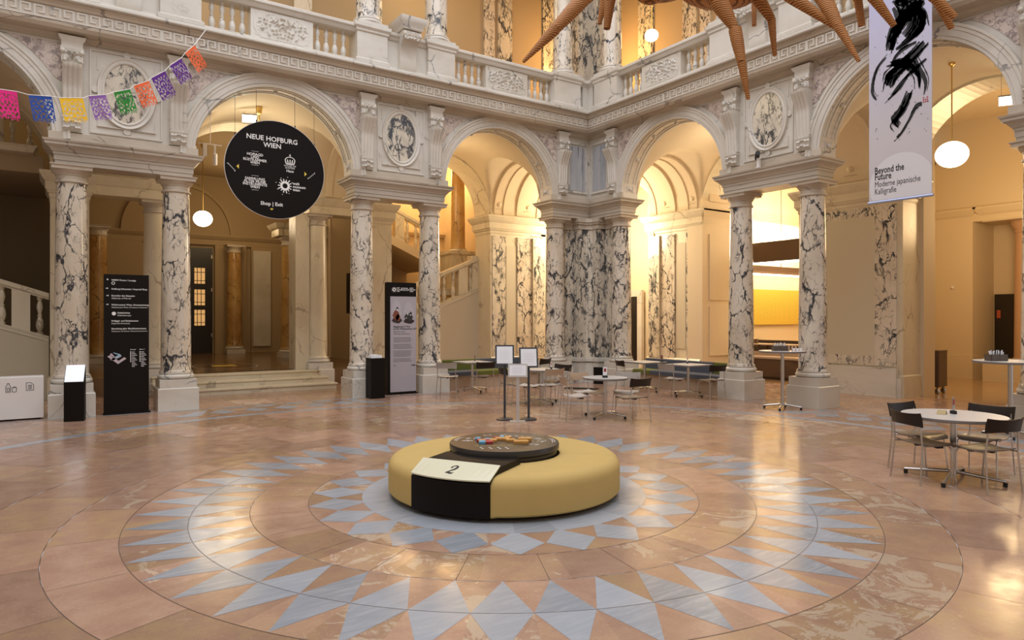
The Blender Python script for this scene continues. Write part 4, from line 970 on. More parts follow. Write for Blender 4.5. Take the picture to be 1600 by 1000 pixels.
for s_ in ST:
    stroke(q, [(a, b) for a, b, w in s_], [w*1.2 for a, b, w in s_], TB, rag=.16, rnd=rr)
    for _ in range(5 if s_[1][2] > .08 else 1):
        dx, dz = rr.uniform(-.08, .08), rr.uniform(-.08, .08); stroke(q, [(a+dx, b+dz) for a, b, w in s_], [w*.35 for a, b, w in s_], TB, rag=.4, rnd=rr)
for _ in range(60):
    x, z = rr.uniform(.08, 1.0), rr.uniform(4.9, 7.0); s = rr.uniform(.003, .012); q.face([q.pt(TB(x+s*cos(a), z+s*sin(a))) for a in (0, 1.2, 2.5, 3.8, 5.0)])
obj('calligraphy', q, M['ink'], t, recalc=False)
q = MB(); TB3 = lambda x, z: (-.002, -x, z); pts = []
cx, cz, r = .55, 4.16, .54
for k in range(40):
    a = 2*pi*k/40; pts.append((min(1.045, max(0, cx+r*cos(a))), max(3.93, cz+r*sin(a))))
q.face([q.pt(TB3(*p)) for p in pts]); obj('white_circle', q, mat('near_white_print', (.74, .72, .74), .7), t, recalc=False)
q = MB(); text_into(q, [('Beyond the', .10, 4.40, .165, 1, 'LEFT'), ('Future', .10, 4.29, .165, 1, 'LEFT'), ('Moderne japanische', .10, 4.165, .145, 0, 'LEFT'), ('Kalligrafie', .10, 4.04, .145, 0, 'LEFT')], lambda x, z, d=0: (-.004, -(.10+(x-.10)*.66), z)); obj('lettering', q, M['ink'], t, recalc=False)
q = MB(); text_into(q, [('\u55aa', .90, 5.49, .01, 0, 'LEFT')], lambda x, z, d=0: (-.004, -x, z))
for i in range(3):
    for j in range(3):
        if (i, j) != (1, 2): q.face([q.pt(TB(.905+.03*i+a, 5.46+.035*j+b)) for a, b in ((0, 0), (.022, 0), (.022, .02), (0, .02))])
obj('red_seal', q, mat('red_seal_ink', (.50, .06, .08), .6), t, recalc=False)
# ================================================================ PAPEL PICADO GARLAND
FL = [((-4.77, 6.36, 5.23), (-4.5, 6.61, 5.3), .44, (.75, .01, .22), 'pink'), ((-4.36, 6.73, 5.31), (-4.06, 6.96, 5.4), .42, (.01, .06, .32), 'navy blue'), ((-3.96, 7.04, 5.42), (-3.63, 7.25, 5.53), .40, (.85, .50, .01), 'yellow'),
      ((-3.55, 7.3, 5.59), (-3.29, 7.44, 5.7), .42, (.25, .10, .38), 'lilac'), ((-3.17, 7.5, 5.78), (-2.91, 7.63, 5.92), .41, (.01, .22, .015), 'green'), ((-2.85, 7.66, 6.0), (-2.6, 7.77, 6.17), .42, (.80, .13, .03), 'orange'),
      ((-2.56, 7.79, 6.23), (-2.32, 7.89, 6.44), .45, (.10, .01, .22), 'dark purple'), ((-2.24, 7.92, 6.56), (-2.03, 7.99, 6.77), .39, (.10, .01, .22), 'dark purple'), ((-1.96, 8.01, 6.89), (-1.79, 8.07, 7.1), .43, (.80, .13, .03), 'orange')]
t = thing('paper_garland', 'string of coloured cut-paper flags hanging across the upper left', 'garland')
q = MB(); pp = [(-6.4, 4.6, 5.25)]
for a, b, *_ in FL: pp += [a, b]
pp += [(-1.47, 8.60, 7.68)]
q.tube(pp, .006, 6); obj('string', q, M['letter'], t)
for i, (a, b, hgt, c, nm) in enumerate(FL):
    A, B = Vector(a), Vector(b); nx, nz = 22, 24; q = MB(); rnd = random.Random(i); ax = (B-A); fl = Vector((ax.x, ax.y, 0)).normalized().cross(Vector((0, 0, 1)))
    patt = {}
    for ix in range(nx//2):
        for iz in range(nz): patt[ix, iz] = (sin(ix*1.3+i)*cos(iz*1.1+i*2)+.5*sin(ix*iz*.37+i) > .42) or ((ix+iz) % 3 == 0 and (ix*7+iz*3+i) % 5 < 2)
    tan = (B-A).normalized(); dn = Vector((0, 0, -1)); dn = (dn-dn.dot(tan)*tan*.85).normalized()
    def P_(u, v): return A+(B-A)*u+dn*hgt*v+fl*(.012*sin(u*5+i)*v)
    for ix in range(nx):
        for iz in range(nz):
            m = min(ix, nx-1-ix); edge = m < 1 or iz < 3
            bot = .90+.08*abs(sin((ix+.5)/nx*pi*4))
            if (iz+.5)/nz > bot: continue
            if not edge and iz < nz-3 and patt[m, iz]: continue
            if iz >= nz-3 and ix % 2 == 0 and not edge: continue
            u0, u1, v0, v1 = ix/nx, (ix+1)/nx, iz/nz, (iz+1)/nz; q.quad(P_(u0, v0), P_(u1, v0), P_(u1, v1), P_(u0, v1))
    m = bpy.data.materials.get('paper_'+nm) or mat('paper_'+nm, c, .7)
    obj('paper_flag', q, m, t, recalc=False, label=nm+' cut-paper flag')
# ================================================================ RATTAN SCULPTURE
t = thing('rattan_sculpture', 'huge woven rattan insect-like figure with tapering legs hanging overhead', 'sculpture')
def leg(pts, rad, n=14):
    q = MB(); P = [Vector(p) for p in pts]
    for i in range(len(P)-1):
        a, b = P[i], P[i+1]; r0, r1 = rad[i]; m = 12; path = [a+(b-a)*k/m for k in range(m+1)]
        rr_ = [(r0+(r1-r0)*k/m)*(1+(.10*sin(pi*k/m) if i else 0))+.002*((k % 2)) for k in range(m+1)]
        q.tube(path, rr_, n)
    return obj('leg', q, M['rattan'], t, 50)
leg([(1.37, 1.59, 5.43), (1.8, 1.42, 5.93), (2.26, 1.35, 6.45), (2.88, 1.18, 7.09)], [(.022, .085), (.075, .105), (.105, .14)])
leg([(3.01, 1.69, 6.31), (3.05, 1.66, 6.76), (3.23, 1.54, 7.35)], [(.05, .085), (.085, .12)])
leg([(3.25, 2.14, 6.6), (3.32, 2.08, 6.99), (3.44, 1.76, 7.4)], [(.03, .08), (.08, .12)])
leg([(4.05, -.1, 4.94), (3.97, -.05, 5.46), (3.98, .07, 5.97), (3.86, .27, 6.43), (3.8, .5, 6.9)], [(.025, .062), (.058, .09), (.055, .13), (.13, .2)])
leg([(5.31, .73, 6.57), (5.31, .73, 6.99), (4.99, .71, 7.3)], [(.035, .04), (.04, .08)])
leg([(5.15, .24, 5.9), (5.11, .27, 6.46), (4.71, .29, 6.78), (4.3, .4, 7.0)], [(.03, .062), (.06, .10), (.10, .15)])
leg([(4.78, -.96, 5.83), (4.52, -.54, 6.29), (4.3, -.03, 6.89)], [(.035, .085), (.085, .12)])
leg([(4.75, -1.3, 5.25), (4.72, -1.04, 5.79), (4.75, -.82, 6.24), (4.83, -.39, 6.98)], [(.022, .065), (.058, .10), (.10, .13)])
leg([(6.26, -.51, 6.36), (6.21, -.48, 6.76), (5.77, -.42, 7.24)], [(.05, .06), (.06, .10)])
leg([(5.96, -1.15, 6.06), (5.69, -.97, 6.5), (5.48, -.59, 7.09)], [(.04, .08), (.08, .11)])
leg([(6.35, -1.78, 6.05), (6.18, -1.55, 6.41), (5.98, -1.17, 6.98)], [(.045, .075), (.075, .1)])
leg([(6.86, -1.52, 6.1), (6.69, -1.41, 6.52), (6.44, -1.12, 7.14)], [(.04, .075), (.075, .1)])
for nm, c, r, s in (('abdomen', (4.2, .55, 6.88), .30, (2.7, 1.9, 1.0)), ('thorax', (3.55, 1.05, 7.05), .36, (1.7, 1.6, 1.0)), ('head', (3.05, .83, 6.54), .17, (1.4, 1.1, .9)), ('second_body', (5.7, -.7, 7.35), .34, (2.0, 1.5, .9))):
    q = MB(); q.sphere(c, r, 28, 16, sc=s); obj(nm, q, M['rattan'], t, 60)
q = MB()
for x, y in ((3.6, 1.0), (4.4, .5), (5.7, -.7)): q.tube([(x, y, 7.1), (x, y, 13.6)], .004, 6)
obj('hanging_wires', q, M['blackm'], t)
# ================================================================ SIGNS AND STANDS
t = thing('directory_sign', 'tall black directory sign with white lettering and a building map between two columns', 'sign', (-3.23, 8.98, 0))
q = MB(); q.box(0, .765, 0, .10, .03, 2.70); q.box(-.01, .79, -.04, .14, 0, .03); obj('panel', q, mat('matt_black_panel', (.012, .009, .007), .55, spec=.1), t)
TX = lambda x, z, d=0: (x, -.003, z)
lines = [('WMW Forum / Lounge', 2.585, 1), ('Hofburg Infocenter / Imperial Shop', 2.415, 1), ('Korridor des Staunens', 2.285, 1), ('Galleries of Marvel', 2.235, 0), ('Weltmuseum Wien, Schausammlung', 2.110, 1), ('Weltmuseum Wien, Permanent Collection', 2.062, 0),
         ('Kaleidoskop', 1.955, 1), ('Kaleidoscope', 1.905, 0), ('Hofjagd- und R\u00fcstkammer', 1.800, 1), ('Imperial Armoury', 1.752, 0), ('Sammlung alter Musikinstrumente', 1.650, 1), ('Collection of Historic Musical Instruments', 1.602, 0)]
q = MB(); text_into(q, [(s, .125 if not s.startswith('Kale') else .225, z-.01, .043 if len(s) < 36 else .0355, b, 'LEFT') for s, z, b in lines], TX)
text_into(q, [('Ground', .44, 1.235, .03, 1, 'LEFT'), ('Floor 1', .60, 1.235, .03, 1, 'LEFT')], TX)
for x0 in (.44, .60):
    for k in range(7): q.face([q.pt(TX(x0+a, 1.19-.031*k+b)) for a, b in ((0, 0), (.018, 0), (.018, .018), (0, .018))])
    for k in range(10): q.face([q.pt(TX(x0+.028+a, 1.19-.031*k+b)) for a, b in ((0, 0), (.05+.02*(k % 3), 0), (.05+.02*(k % 3), .009), (0, .009))])
def disc(mb, x, z, r, T=TX, r0=0, mi=0, n=20):
    for k in range(n):
        a0, a1 = 2*pi*k/n, 2*pi*(k+1)/n; mb.face([mb.pt(T(x+s*cos(a), z+s*sin(a))) for s, a in ((r0+1e-4, a0), (r, a0), (r, a1), (r0+1e-4, a1))], mi)
disc(q, .165, 1.945, .035); disc(q, .06, 2.60, .014); disc(q, .155, 2.53, .03, r0=.02)
for x, z in ((.05, 2.43), (.06, 2.29), (.055, 2.12)):
    q.face([q.pt(TX(x+a, z+b)) for a, b in ((-.02, -.006), (.012, -.006), (.012, .004), (-.02, .004))]); q.face([q.pt(TX(x+a, z+b)) for a, b in ((.005, -.018), (.024, 0), (.005, .018))])
obj('lettering', q, M['letter'], t, recalc=False)
q = MB(); mp = mat('map_print', (.55, .46, .48), .6)
for poly in (((.055, 1.12), (.20, 1.00), (.245, 1.03), (.11, 1.15)), ((.20, 1.00), (.235, .97), (.375, 1.07), (.34, 1.10)), ((.10, 1.06), (.15, 1.04), (.30, 1.12), (.25, 1.15)), ((.10, 1.17), (.14, 1.10), (.18, 1.11), (.13, 1.18))): q.face([q.pt(TX(*p)) for p in poly])
obj('map', q, mp, t, recalc=False)
q = MB()
for poly in (((.15, 1.20), (.17, 1.175), (.29, 1.13), (.27, 1.16)), ((.17, 1.10), (.2, 1.08), (.28, 1.13), (.25, 1.15))): q.face([q.pt((p[0], -.0045, p[1])) for p in poly])
obj('blue_map_wing', q, mat('pale_blue_print', (.30, .48, .62), .6), t, recalc=False)
# poster stele
t = thing('exhibition_poster', 'tall poster stele with black head and pale lilac sheet beside the black leaflet stand', 'poster', (2.65, 9.10, 0))
q = MB(); q.box(0, .76, 0, .17, .02, 2.72); q.box(-.01, .80, -.02, .2, 0, .02); obj('panel', q, M['black'], t)
q = MB(); q.box(.07, .755, -.006, 0, .06, 2.38); obj('sheet', q, mat('lilac_poster_sheet', (.42, .385, .42), .5), t)
TP = lambda x, z, d=0: (x, -.009, z)
q = MB(); sun(q, .17, 2.545, .075, lambda x, z: (x, -.004, z)); text_into(q, [('welt', .235, 2.575, .045, 1, 'LEFT'), ('museum', .235, 2.535, .045, 1, 'LEFT'), ('wien', .235, 2.495, .045, 1, 'LEFT'), ('MUSEUM', .44, 2.565, .045, 1, 'CENTER'), ('SAMMLUNG', .44, 2.525, .04, 1, 'CENTER'), ('NEUE', .63, 2.575, .04, 1, 'CENTER'), ('HOFBURG', .63, 2.535, .045, 1, 'CENTER'), ('WIEN', .63, 2.495, .04, 1, 'CENTER')], lambda x, z, d=0: (x, -.004, z)); obj('head_lettering', q, M['letter'], t, recalc=False)
q = MB(); text_into(q, [('Begegnung in Wien', .15, 1.63, .058, 1, 'LEFT'), ('bei der Weltausstellung 1873', .15, 1.575, .052, 1, 'LEFT'), ('Encounter at the', .15, 1.51, .044, 0, 'LEFT'), ('1873 Vienna World Fair', .15, 1.455, .044, 0, 'LEFT'), ('WM', .62, .675, .06, 1, 'LEFT'), ('Kultur', .14, .69, .035, 0, 'LEFT')], TP); obj('title_lettering', q, M['ink'], t, recalc=False)
q = MB(); rnd = random.Random(4)
for k in range(19):
    if k in (4, 9, 15): continue
    z = 1.37-.032*k; q.face([q.pt(TP(*p)) for p in ((.15, z), (.62+rnd.uniform(-.04, .04), z), (.62, z+.009), (.15, z+.009))])
obj('small_print', q, mat('grey_print', (.16, .145, .16), .6), t, recalc=False)
def blobs(name, spec, m, z=-.010):
    q = MB()
    for x, zc, rx, rz in spec: q.face([q.pt((x+rx*cos(2*pi*k/18)*(1+.15*sin(3*k)), z, zc+rz*sin(2*pi*k/18)*(1+.12*cos(5*k)))) for k in range(18)])
    obj(name, q, m, t, recalc=False)
blobs('glass_domes_print', [(.235, 2.04, .12, .26), (.555, 2.0, .135, .24)], mat('pale_grey_print', (.47, .44, .48), .5), -.008)
blobs('figure_bases_print', [(.24, 1.80, .13, .07), (.56, 1.78, .14, .06)], mat('dark_brown_print', (.03, .02, .018), .5), -.0095)
blobs('brown_figure_print', [(.22, 1.92, .085, .12), (.27, 1.86, .06, .08)], mat('rust_print', (.20, .055, .03), .5), -.0105)
blobs('dark_figure_print', [(.55, 1.88, .11, .09), (.61, 1.97, .03, .04), (.25, 2.085, .03, .035)], mat('charcoal_print', (.03, .03, .03), .5), -.0105)
blobs('pale_marks_print', [(.25, 2.055, .018, .022), (.53, 1.95, .012, .03), (.60, 1.93, .015, .015), (.49, 1.86, .012, .012)], M['letter'], -.0115)
# low stands
t = thing('screen_stand', 'low black stand with a sloping white screen before the leftmost column', 'stand', (-3.88, 8.40, 0), radians(-10))
q = MB(); q.prism([(0, 0), (.32, 0), (.32, .01), (0, .01)], 0, .3)
q = MB(lambda x, y, z: (y, x, z)); q.prism([(0, 0), (.22, 0), (.22, 1.0), (0, .70)], 0, .31); obj('body', q, M['black'], t)
q = MB(lambda x, y, z: (y, x, z)); q.prism([(.004, .712), (.214, .998), (.211, 1.004), (.001, .718)], .008, .302); obj('screen', q, mat('white_screen', (.7, .72, .75), .25, 0, (.8, .86, .95), .35), t)
t = thing('leaflet_stand', 'black leaflet pedestal standing left of the tall exhibition poster', 'stand', (2.01, 8.57, 0))
q = MB(); q.box(0, .34, 0, .32, 0, .93); obj('body', q, M['black'], t)
q = MB(); rnd = random.Random(8)
for k in range(6): q.rloft(.03+.045*k, .07+.045*k, .05, .26, [(.93, 0), (.93+rnd.uniform(.05, .09), -.004)])
tag(obj('leaflets', q, M['paper'], None, loc=(2.01, 8.57, 0)), 'white leaflets on the black pedestal by the poster', 'leaflets', kind='stuff')
t = thing('recycling_box', 'low white box with bottle and paper icons at the left edge', 'bin', (-5.9, 9.0, 0))
q = MB(); q.rloft(0, 1.72, .08, .42, [(.03, 0), (.78, 0), (.79, -.01)]); obj('body', q, M['white'], t)
q = MB(); q.box(.02, 1.68, .1, .40, 0, .03); obj('base', q, M['black'], t)
TT = lambda x, z: (x, .077, z); q = MB()
def ln(a, b, w=.004):
    dx, dz = b[0]-a[0], b[1]-a[1]; l = hypot(dx, dz); nx_, nz_ = -dz/l*w, dx/l*w; q.face([q.pt(TT(*p)) for p in ((a[0]-nx_, a[1]-nz_), (b[0]-nx_, b[1]-nz_), (b[0]+nx_, b[1]+nz_), (a[0]+nx_, a[1]+nz_))])
def poly(pts):
    for a, b in zip(pts, pts[1:]): ln(a, b)
bx = 1.16
poly([(bx, .52), (bx, .62), (bx+.02, .65), (bx+.02, .68), (bx+.05, .68), (bx+.05, .65), (bx+.07, .62), (bx+.07, .52), (bx, .52)]); poly([(bx+.02, .54), (bx+.05, .54), (bx+.05, .60), (bx+.02, .60), (bx+.02, .54)])
poly([(bx+.10, .52), (bx+.09, .60), (bx+.16, .60), (bx+.15, .52), (bx+.10, .52)]); ln((bx+.10, .615), (bx+.15, .615))
px = 1.46; poly([(px, .54), (px, .68), (px+.07, .68), (px+.11, .64), (px+.11, .54), (px, .54)])
for z in (.57, .60, .63): ln((px+.025, z), (px+.085, z), .006)
obj('icons', q, M['ink'], t, recalc=False)
# menu boards
def menu(loc, rz, w, h, z0, fm, pm, label, group, base='round'):
    t = thing('menu_stand', label, 'sign stand', (*loc, 0), rz, group)
    q = MB()
    if base == 'round': q.lathe([(.15, 0), (.15, .02), (.10, .035), (.02, .045)], n=28)
    else: q.box(-.14, .14, -.10, .10, 0, .012)
    obj('base', q, fm, t, 40)
    q = MB()
    if base == 'round': q.lathe([(.021, .04), (.021, z0+.1)], n=12)
    else: q.box(-.028, .028, -.02, .02, .01, z0+.05)
    obj('pole', q, fm, t, 40)
    tilt = radians(12); f = lambda x, y, z: (x, y*cos(tilt)+(z-z0)*sin(tilt)-.03, z0+(z-z0)*cos(tilt)-y*sin(tilt))
    q = MB(f); q.box(-w/2, w/2, -.012, .012, z0, z0+h); obj('frame', q, fm, t)
    q = MB(f); q.box(-w/2+.028, w/2-.028, -.016, -.012, z0+.028, z0+h-.028); s = obj('sheet', q, pm, t)
    q = MB(f)
    for k in range(5):
        z = z0+h*(.7-.1*k); q.quad((-w*.28, -.018, z), (w*(.22+.06*(k % 2)), -.018, z), (w*.22, -.018, z+.006), (-w*.28, -.018, z+.006))
    obj('lettering', q, bpy.data.materials.get('faint_grey_print') or mat('faint_grey_print', (.74, .75, .78), .6), s, recalc=False)
GM = 'menu stands before the cafe tables'
menu((2.80, 4.22), radians(-32), .345, .37, 1.0, mat('blue_grey_frame', (.04, .045, .055), .4), M['paper'], 'left one of two dark-framed menu stands before the cafe tables', GM)
menu((3.16, 3.97), radians(-28), .345, .37, .955, bpy.data.materials['blue_grey_frame'], M['paper'], 'right one of two dark-framed menu stands, nearer the round table', GM)
menu((2.87, 3.90), radians(-33), .35, .24, .80, mat('pale_aluminium', (.62, .60, .58), .35, .5), M['paper'], 'small silver notice stand between the two dark menu stands', None, 'flat')
# ================================================================ TABLES AND CHAIRS
def make_chair(kind, label, group):
    fm = {'dark': M['dwood'], 'beige': M['beige'], 'grey': M['greyp']}[kind]; sm = {'dark': M['greyd'], 'beige': M['pseat'], 'grey': M['greyp']}[kind]
    t = thing('chair', label, 'chair', group=group)
    # faces +y; rear legs run up to the back
    for sg in (-1, 1):
        q = MB(); q.tube([(sg*.245, -.25, .0), (sg*.225, -.21, .43), (sg*.21, -.235, .72)], .0095, 8); obj('rear_leg', q, M['chrome'], t, 50)
        q = MB(); q.tube([(sg*.225, .20, .0), (sg*.205, .155, .38), (sg*.20, .13, .425), (sg*.19, .09, .432), (sg*.22, -.21, .432)], .0095, 8); obj('front_leg', q, M['chrome'], t, 50)
    q = MB(); n = 14; a = []; b = []
    for j in range(n+1):
        v = j/n; y = -.20+.44*v; z = .452-.022*sin(pi*min(1, v*1.35))+(-.035*((v-.78)/.22)**2 if v > .78 else 0); w = .215+.015*sin(pi*v)
        ra = []; rb = []
        for i in range(9):
            u = i/4-1; ww = w*(1-(.25*max(0, v-.85)/.15*abs(u)**6)); ra.append(q.pt((u*ww, y, z+.012*u*u))); rb.append(q.pt((u*ww, y, z+.012*u*u-.012)))
        a.append(ra); b.append(rb)
    for j in range(n):
        for i in range(8): q.face([a[j][i], a[j][i+1], a[j+1][i+1], a[j+1][i]]); q.face([b[j+1][i], b[j+1][i+1], b[j][i+1], b[j][i]])
        q.face([a[j][0], a[j+1][0], b[j+1][0], b[j][0]]); q.face([a[j+1][8], a[j][8], b[j][8], b[j+1][8]])
    for i in range(8): q.face([a[0][i+1], a[0][i], b[0][i], b[0][i+1]]); q.face([a[n][i], a[n][i+1], b[n][i+1], b[n][i]])
    obj('seat', q, sm, t, 45)
    q = MB(); n = 12; A = []; B = []
    for i in range(n+1):
        u = 2*i/n-1; y = -.245-.045*(1-u*u)+.03; ht = .80-.012*(1-u*u)+.008*abs(u)**3; lo = .645+.01*(1-u*u)
        A.append([q.pt((u*.245, y+.0, lo)), q.pt((u*.25, y-.012, (lo+ht)/2)), q.pt((u*.25, y-.035, ht))]); B.append([q.pt((u*.245, y-.012, lo)), q.pt((u*.25, y-.024, (lo+ht)/2)), q.pt((u*.25, y-.047, ht))])
    for i in range(n):
        for k in range(2): q.face([A[i][k], A[i+1][k], A[i+1][k+1], A[i][k+1]]); q.face([B[i][k+1], B[i+1][k+1], B[i+1][k], B[i][k]])
        q.face([A[i][2], A[i+1][2], B[i+1][2], B[i][2]]); q.face([B[i][0], B[i+1][0], A[i+1][0], A[i][0]])
    q.face([A[0][0], A[0][1], A[0][2], B[0][2], B[0][1], B[0][0]]); q.face([A[n][2], A[n][1], A[n][0], B[n][0], B[n][1], B[n][2]])
    obj('backrest', q, fm, t, 45)
    q = MB(); q.box(-.02, .02, -.12, .14, .405, .425); q.box(-.19, .19, -.03, .03, .412, .428); q.box(.12, .16, .02, .10, .395, .42); obj('seat_bracket', q, M['rubber'], t)
    return t
M['greyd'] = mat('taupe_seat', (.16, .125, .10), .35); M['pseat'] = mat('pale_seat', (.62, .56, .50), .35)
PROT = {}
def chair(kind, rx, ry, dx, dy, label, group):
    l = hypot(dx, dy); dx, dy = dx/l, dy/l; loc = (rx+dx*.25, ry+dy*.25, 0); rz = atan2(dy, dx)-pi/2
    if kind not in PROT: PROT[kind] = make_chair(kind, label, group); o = PROT[kind]; o.location = loc; o.rotation_euler.z = rz
    else: o = copy_tree(PROT[kind], loc, rz, label, group)
G1 = 'dark chairs at the round table on the right'
chair('dark', 4.00, -2.25, .89, -.45, 'dark chair at the front left of the nearest white round table', G1)
chair('dark', 4.79, -1.82, -.16, -.99, 'dark chair at the back left of the nearest white round table', G1)
chair('dark', 4.30, -3.13, .31, .95, 'dark chair at the front right of the nearest white round table', G1)
chair('dark', 5.41, -2.58, -1, 0, 'dark chair at the back right of the nearest white round table', G1)
G2 = 'chairs at the round table before the corner pillar'
chair('dark', 4.55, 2.50, 0, 1, 'dark-backed chair in front of the middle round table', G2)
chair('beige', 3.64, 3.58, .92, -.39, 'chair with white seat and beige back left of the middle round table', G2)
chair('beige', 4.46, 4.10, .1, -1, 'beige-backed chair behind the middle round table', G2)
chair('grey', 5.30, 3.62, -.8, -.6, 'pale grey-backed chair behind right of the middle round table', G2)
G3 = 'chairs at the tables by the benches'
chair('dark', 7.77, 6.5, .95, -.3, 'dark chair at the square table left of the menu holder by the pillar', G3)
chair('grey', 7.72, 4.90, 1, 0, 'grey chair left of the square table before the right bench', G3)
chair('dark', 8.38, 3.93, .1, 1, 'dark chair beside the veined column at the right bench', G3)
chair('grey', 3.72, 8.12, .62, .78, 'grey chair just right of the tall exhibition poster', G3)
chair('dark', 4.58, 7.72, .1, 1, 'dark chair in front of the square table by the left bench', G3)
chair('dark', 3.95, 6.05, .95, -.2, 'dark chair partly hidden behind the left menu stand', G3)
chair('beige', 4.66, 5.12, .0, 1, 'beige chair with white seat right of the menu stands', G3)
chair('dark', 5.62, 6.05, -1, -.2, 'dark chair behind the beige chair right of the menu stands', G3)
chair('dark', 6.64, 8.07, -.3, .9, 'dark chair standing furthest back right of the menu stands', G3)
chair('beige', 3.98, 5.42, .9, .25, 'white-seated chair hidden behind the small notice stand', G3)
def table(loc, label, shape, r, z=.75, group=None, rz=0, arm=.42):
    t = thing('cafe_table', label, 'table', (*loc, 0), rz, group)
    q = MB()
    if shape == 'round': q.lathe([(r-.008, z-.035), (r, z-.028), (r, z-.004), (r-.003, z-.001)], n=56)
    else: q.rloft(-r, r, -r, r, [(z-.035, -.01), (z-.028, 0), (z-.001, 0)])
    obj('edge_band', q, M['rim'], t, 35)
    q = MB()
    if shape == 'round': q.lathe([(r-.004, z-.006), (r-.004, z)], n=56)
    else: q.box(-r+.004, r-.004, -r+.004, r-.004, z-.006, z)
    obj('table_top', q, M['top'], t)
    q = MB(); q.lathe([(.036, .08), (.036, z-.03)], n=16); q.lathe([(.10, z-.05), (.10, z-.035)], n=20); q.lathe([(.05, .07), (.05, .13)], n=16)
    obj('post', q, M['chrome'], t, 40)
    for k in range(4):
        a = pi/2*k; q = MB(); q.tube([(.03*cos(a), .03*sin(a), .10), (arm*cos(a), arm*sin(a), .055)], [.022, .017], 8); o = obj('foot', q, M['chrome'], t, 50)
        q = MB(); q.lathe([(.022, 0), (.024, .045)], arm*cos(a)*.98, arm*sin(a)*.98, 12); obj('castor', q, M['rubber'], o)
    return t
table((4.53, -2.53), 'white round table with four dark chairs at the right', 'round', .53, group='cafe tables', rz=radians(12), arm=.5)
table((4.52, 3.41), 'white round table in the middle with a menu holder, before the corner pillar', 'round', .42, group='cafe tables', rz=radians(20))
table((8.40, 6.25), 'square table nearest the corner pillar at the right bench', 'square', .40, group='cafe tables', rz=radians(0))
table((8.55, 4.95), 'square table beside the veined column at the right bench', 'square', .40, group='cafe tables')
table((4.80, 8.72), 'square table before the left green bench', 'square', .38, group='cafe tables')
table((4.80, 5.80), 'round table behind the dark-framed menu stands', 'round', .42, z=.74, group='cafe tables')
def holder(loc, label, w=.06, h=.14, m=None, g='menu holders on the cafe tables'):
    t = thing('menu_holder', label, 'menu holder', loc, radians(-30), g)
    q = MB(); q.rloft(-w*.6, w*.6, -.035, .035, [(0, 0), (.035, 0), (.04, -.004)]); obj('base', q, M['rubber'], t)
    q = MB(); q.box(-w/2, w/2, -.006, .006, .035, .035+h); c = obj('card', q, m or M['paper'], t)
    q = MB()
    q.box(-w*.3, w*.3, -.0075, -.006, .035+h*.45, .035+h*.85); obj('card_print', q, mat('red_print', (.35, .05, .04), .5), c)
holder((4.47, 3.36, .75), 'menu holder with a red print on the middle round table', .075, .16)
holder((4.60, -2.50, .75), 'slim clear card holder on the nearest round table', .03, .16, M['chrome'])
holder((8.70, 5.95, .75), 'menu holder on the square table by the pillar', .06, .13, M['greyd'])
holder((8.80, 5.2, .75), 'menu holder on the square table by the right column', .03, .12, M['white'])
holder((4.95, 8.85, .75), 'slim card holder on the table before the green bench', .02, .12, M['greyd'])
holder((5.02, 5.72, .74), 'card holder on the round table behind the menu stands', .03, .12, M['white'])
q = MB(); q.quad((-.08, -.03, .002), (0, -.03, .045), (.0, .06, .045), (-.08, .06, .002)); q.quad((0, -.03, .045), (.09, -.03, .002), (.09, .06, .002), (0, .06, .045)); tag(obj('folded_card', q, mat('tan_card', (.45, .33, .15), .6), None, loc=(4.49, -2.44, .75), rz=.3), 'folded tan card lying on the nearest round table', 'card')
# benches
def bench(T, s0, s1, split, label, seatsplit):
    t = thing('upholstered_bench', label, 'bench', group='upholstered benches in the arcade')
    q = MB(T); q.box(s0+.1, s1-.1, -.55, -.10, 0, .34); obj('plinth', q, M['beige'], t)
    for a, b, m in seatsplit: q = MB(T); q.rloft(a+.01, b-.01, -.60, -.02, [(.34, 0), (.44, 0), (.455, -.02)]); obj('seat_cushion', q, m, t)
    for a, b, m in split: q = MB(T); q.rloft(a+.01, b-.01, -.66, -.52, [(.45, 0), (.72, 0), (.735, -.015)]); obj('back_cushion', q, m, t)
    return t
bench(TL, 1.75, 4.95, [(1.75, 3.6, M['grey']), (3.6, 4.95, M['green'])], 'green and grey upholstered bench right of the poster', [(1.75, 3.9, M['green']), (3.9, 4.95, M['grey'])])
bench(TR, 1.75, 4.95, [(1.75, 4.1, M['grey']), (4.1, 4.95, M['green'])], 'grey and green upholstered bench left of the veined column', [(1.75, 2.4, M['green']), (2.4, 4.95, M['grey'])])
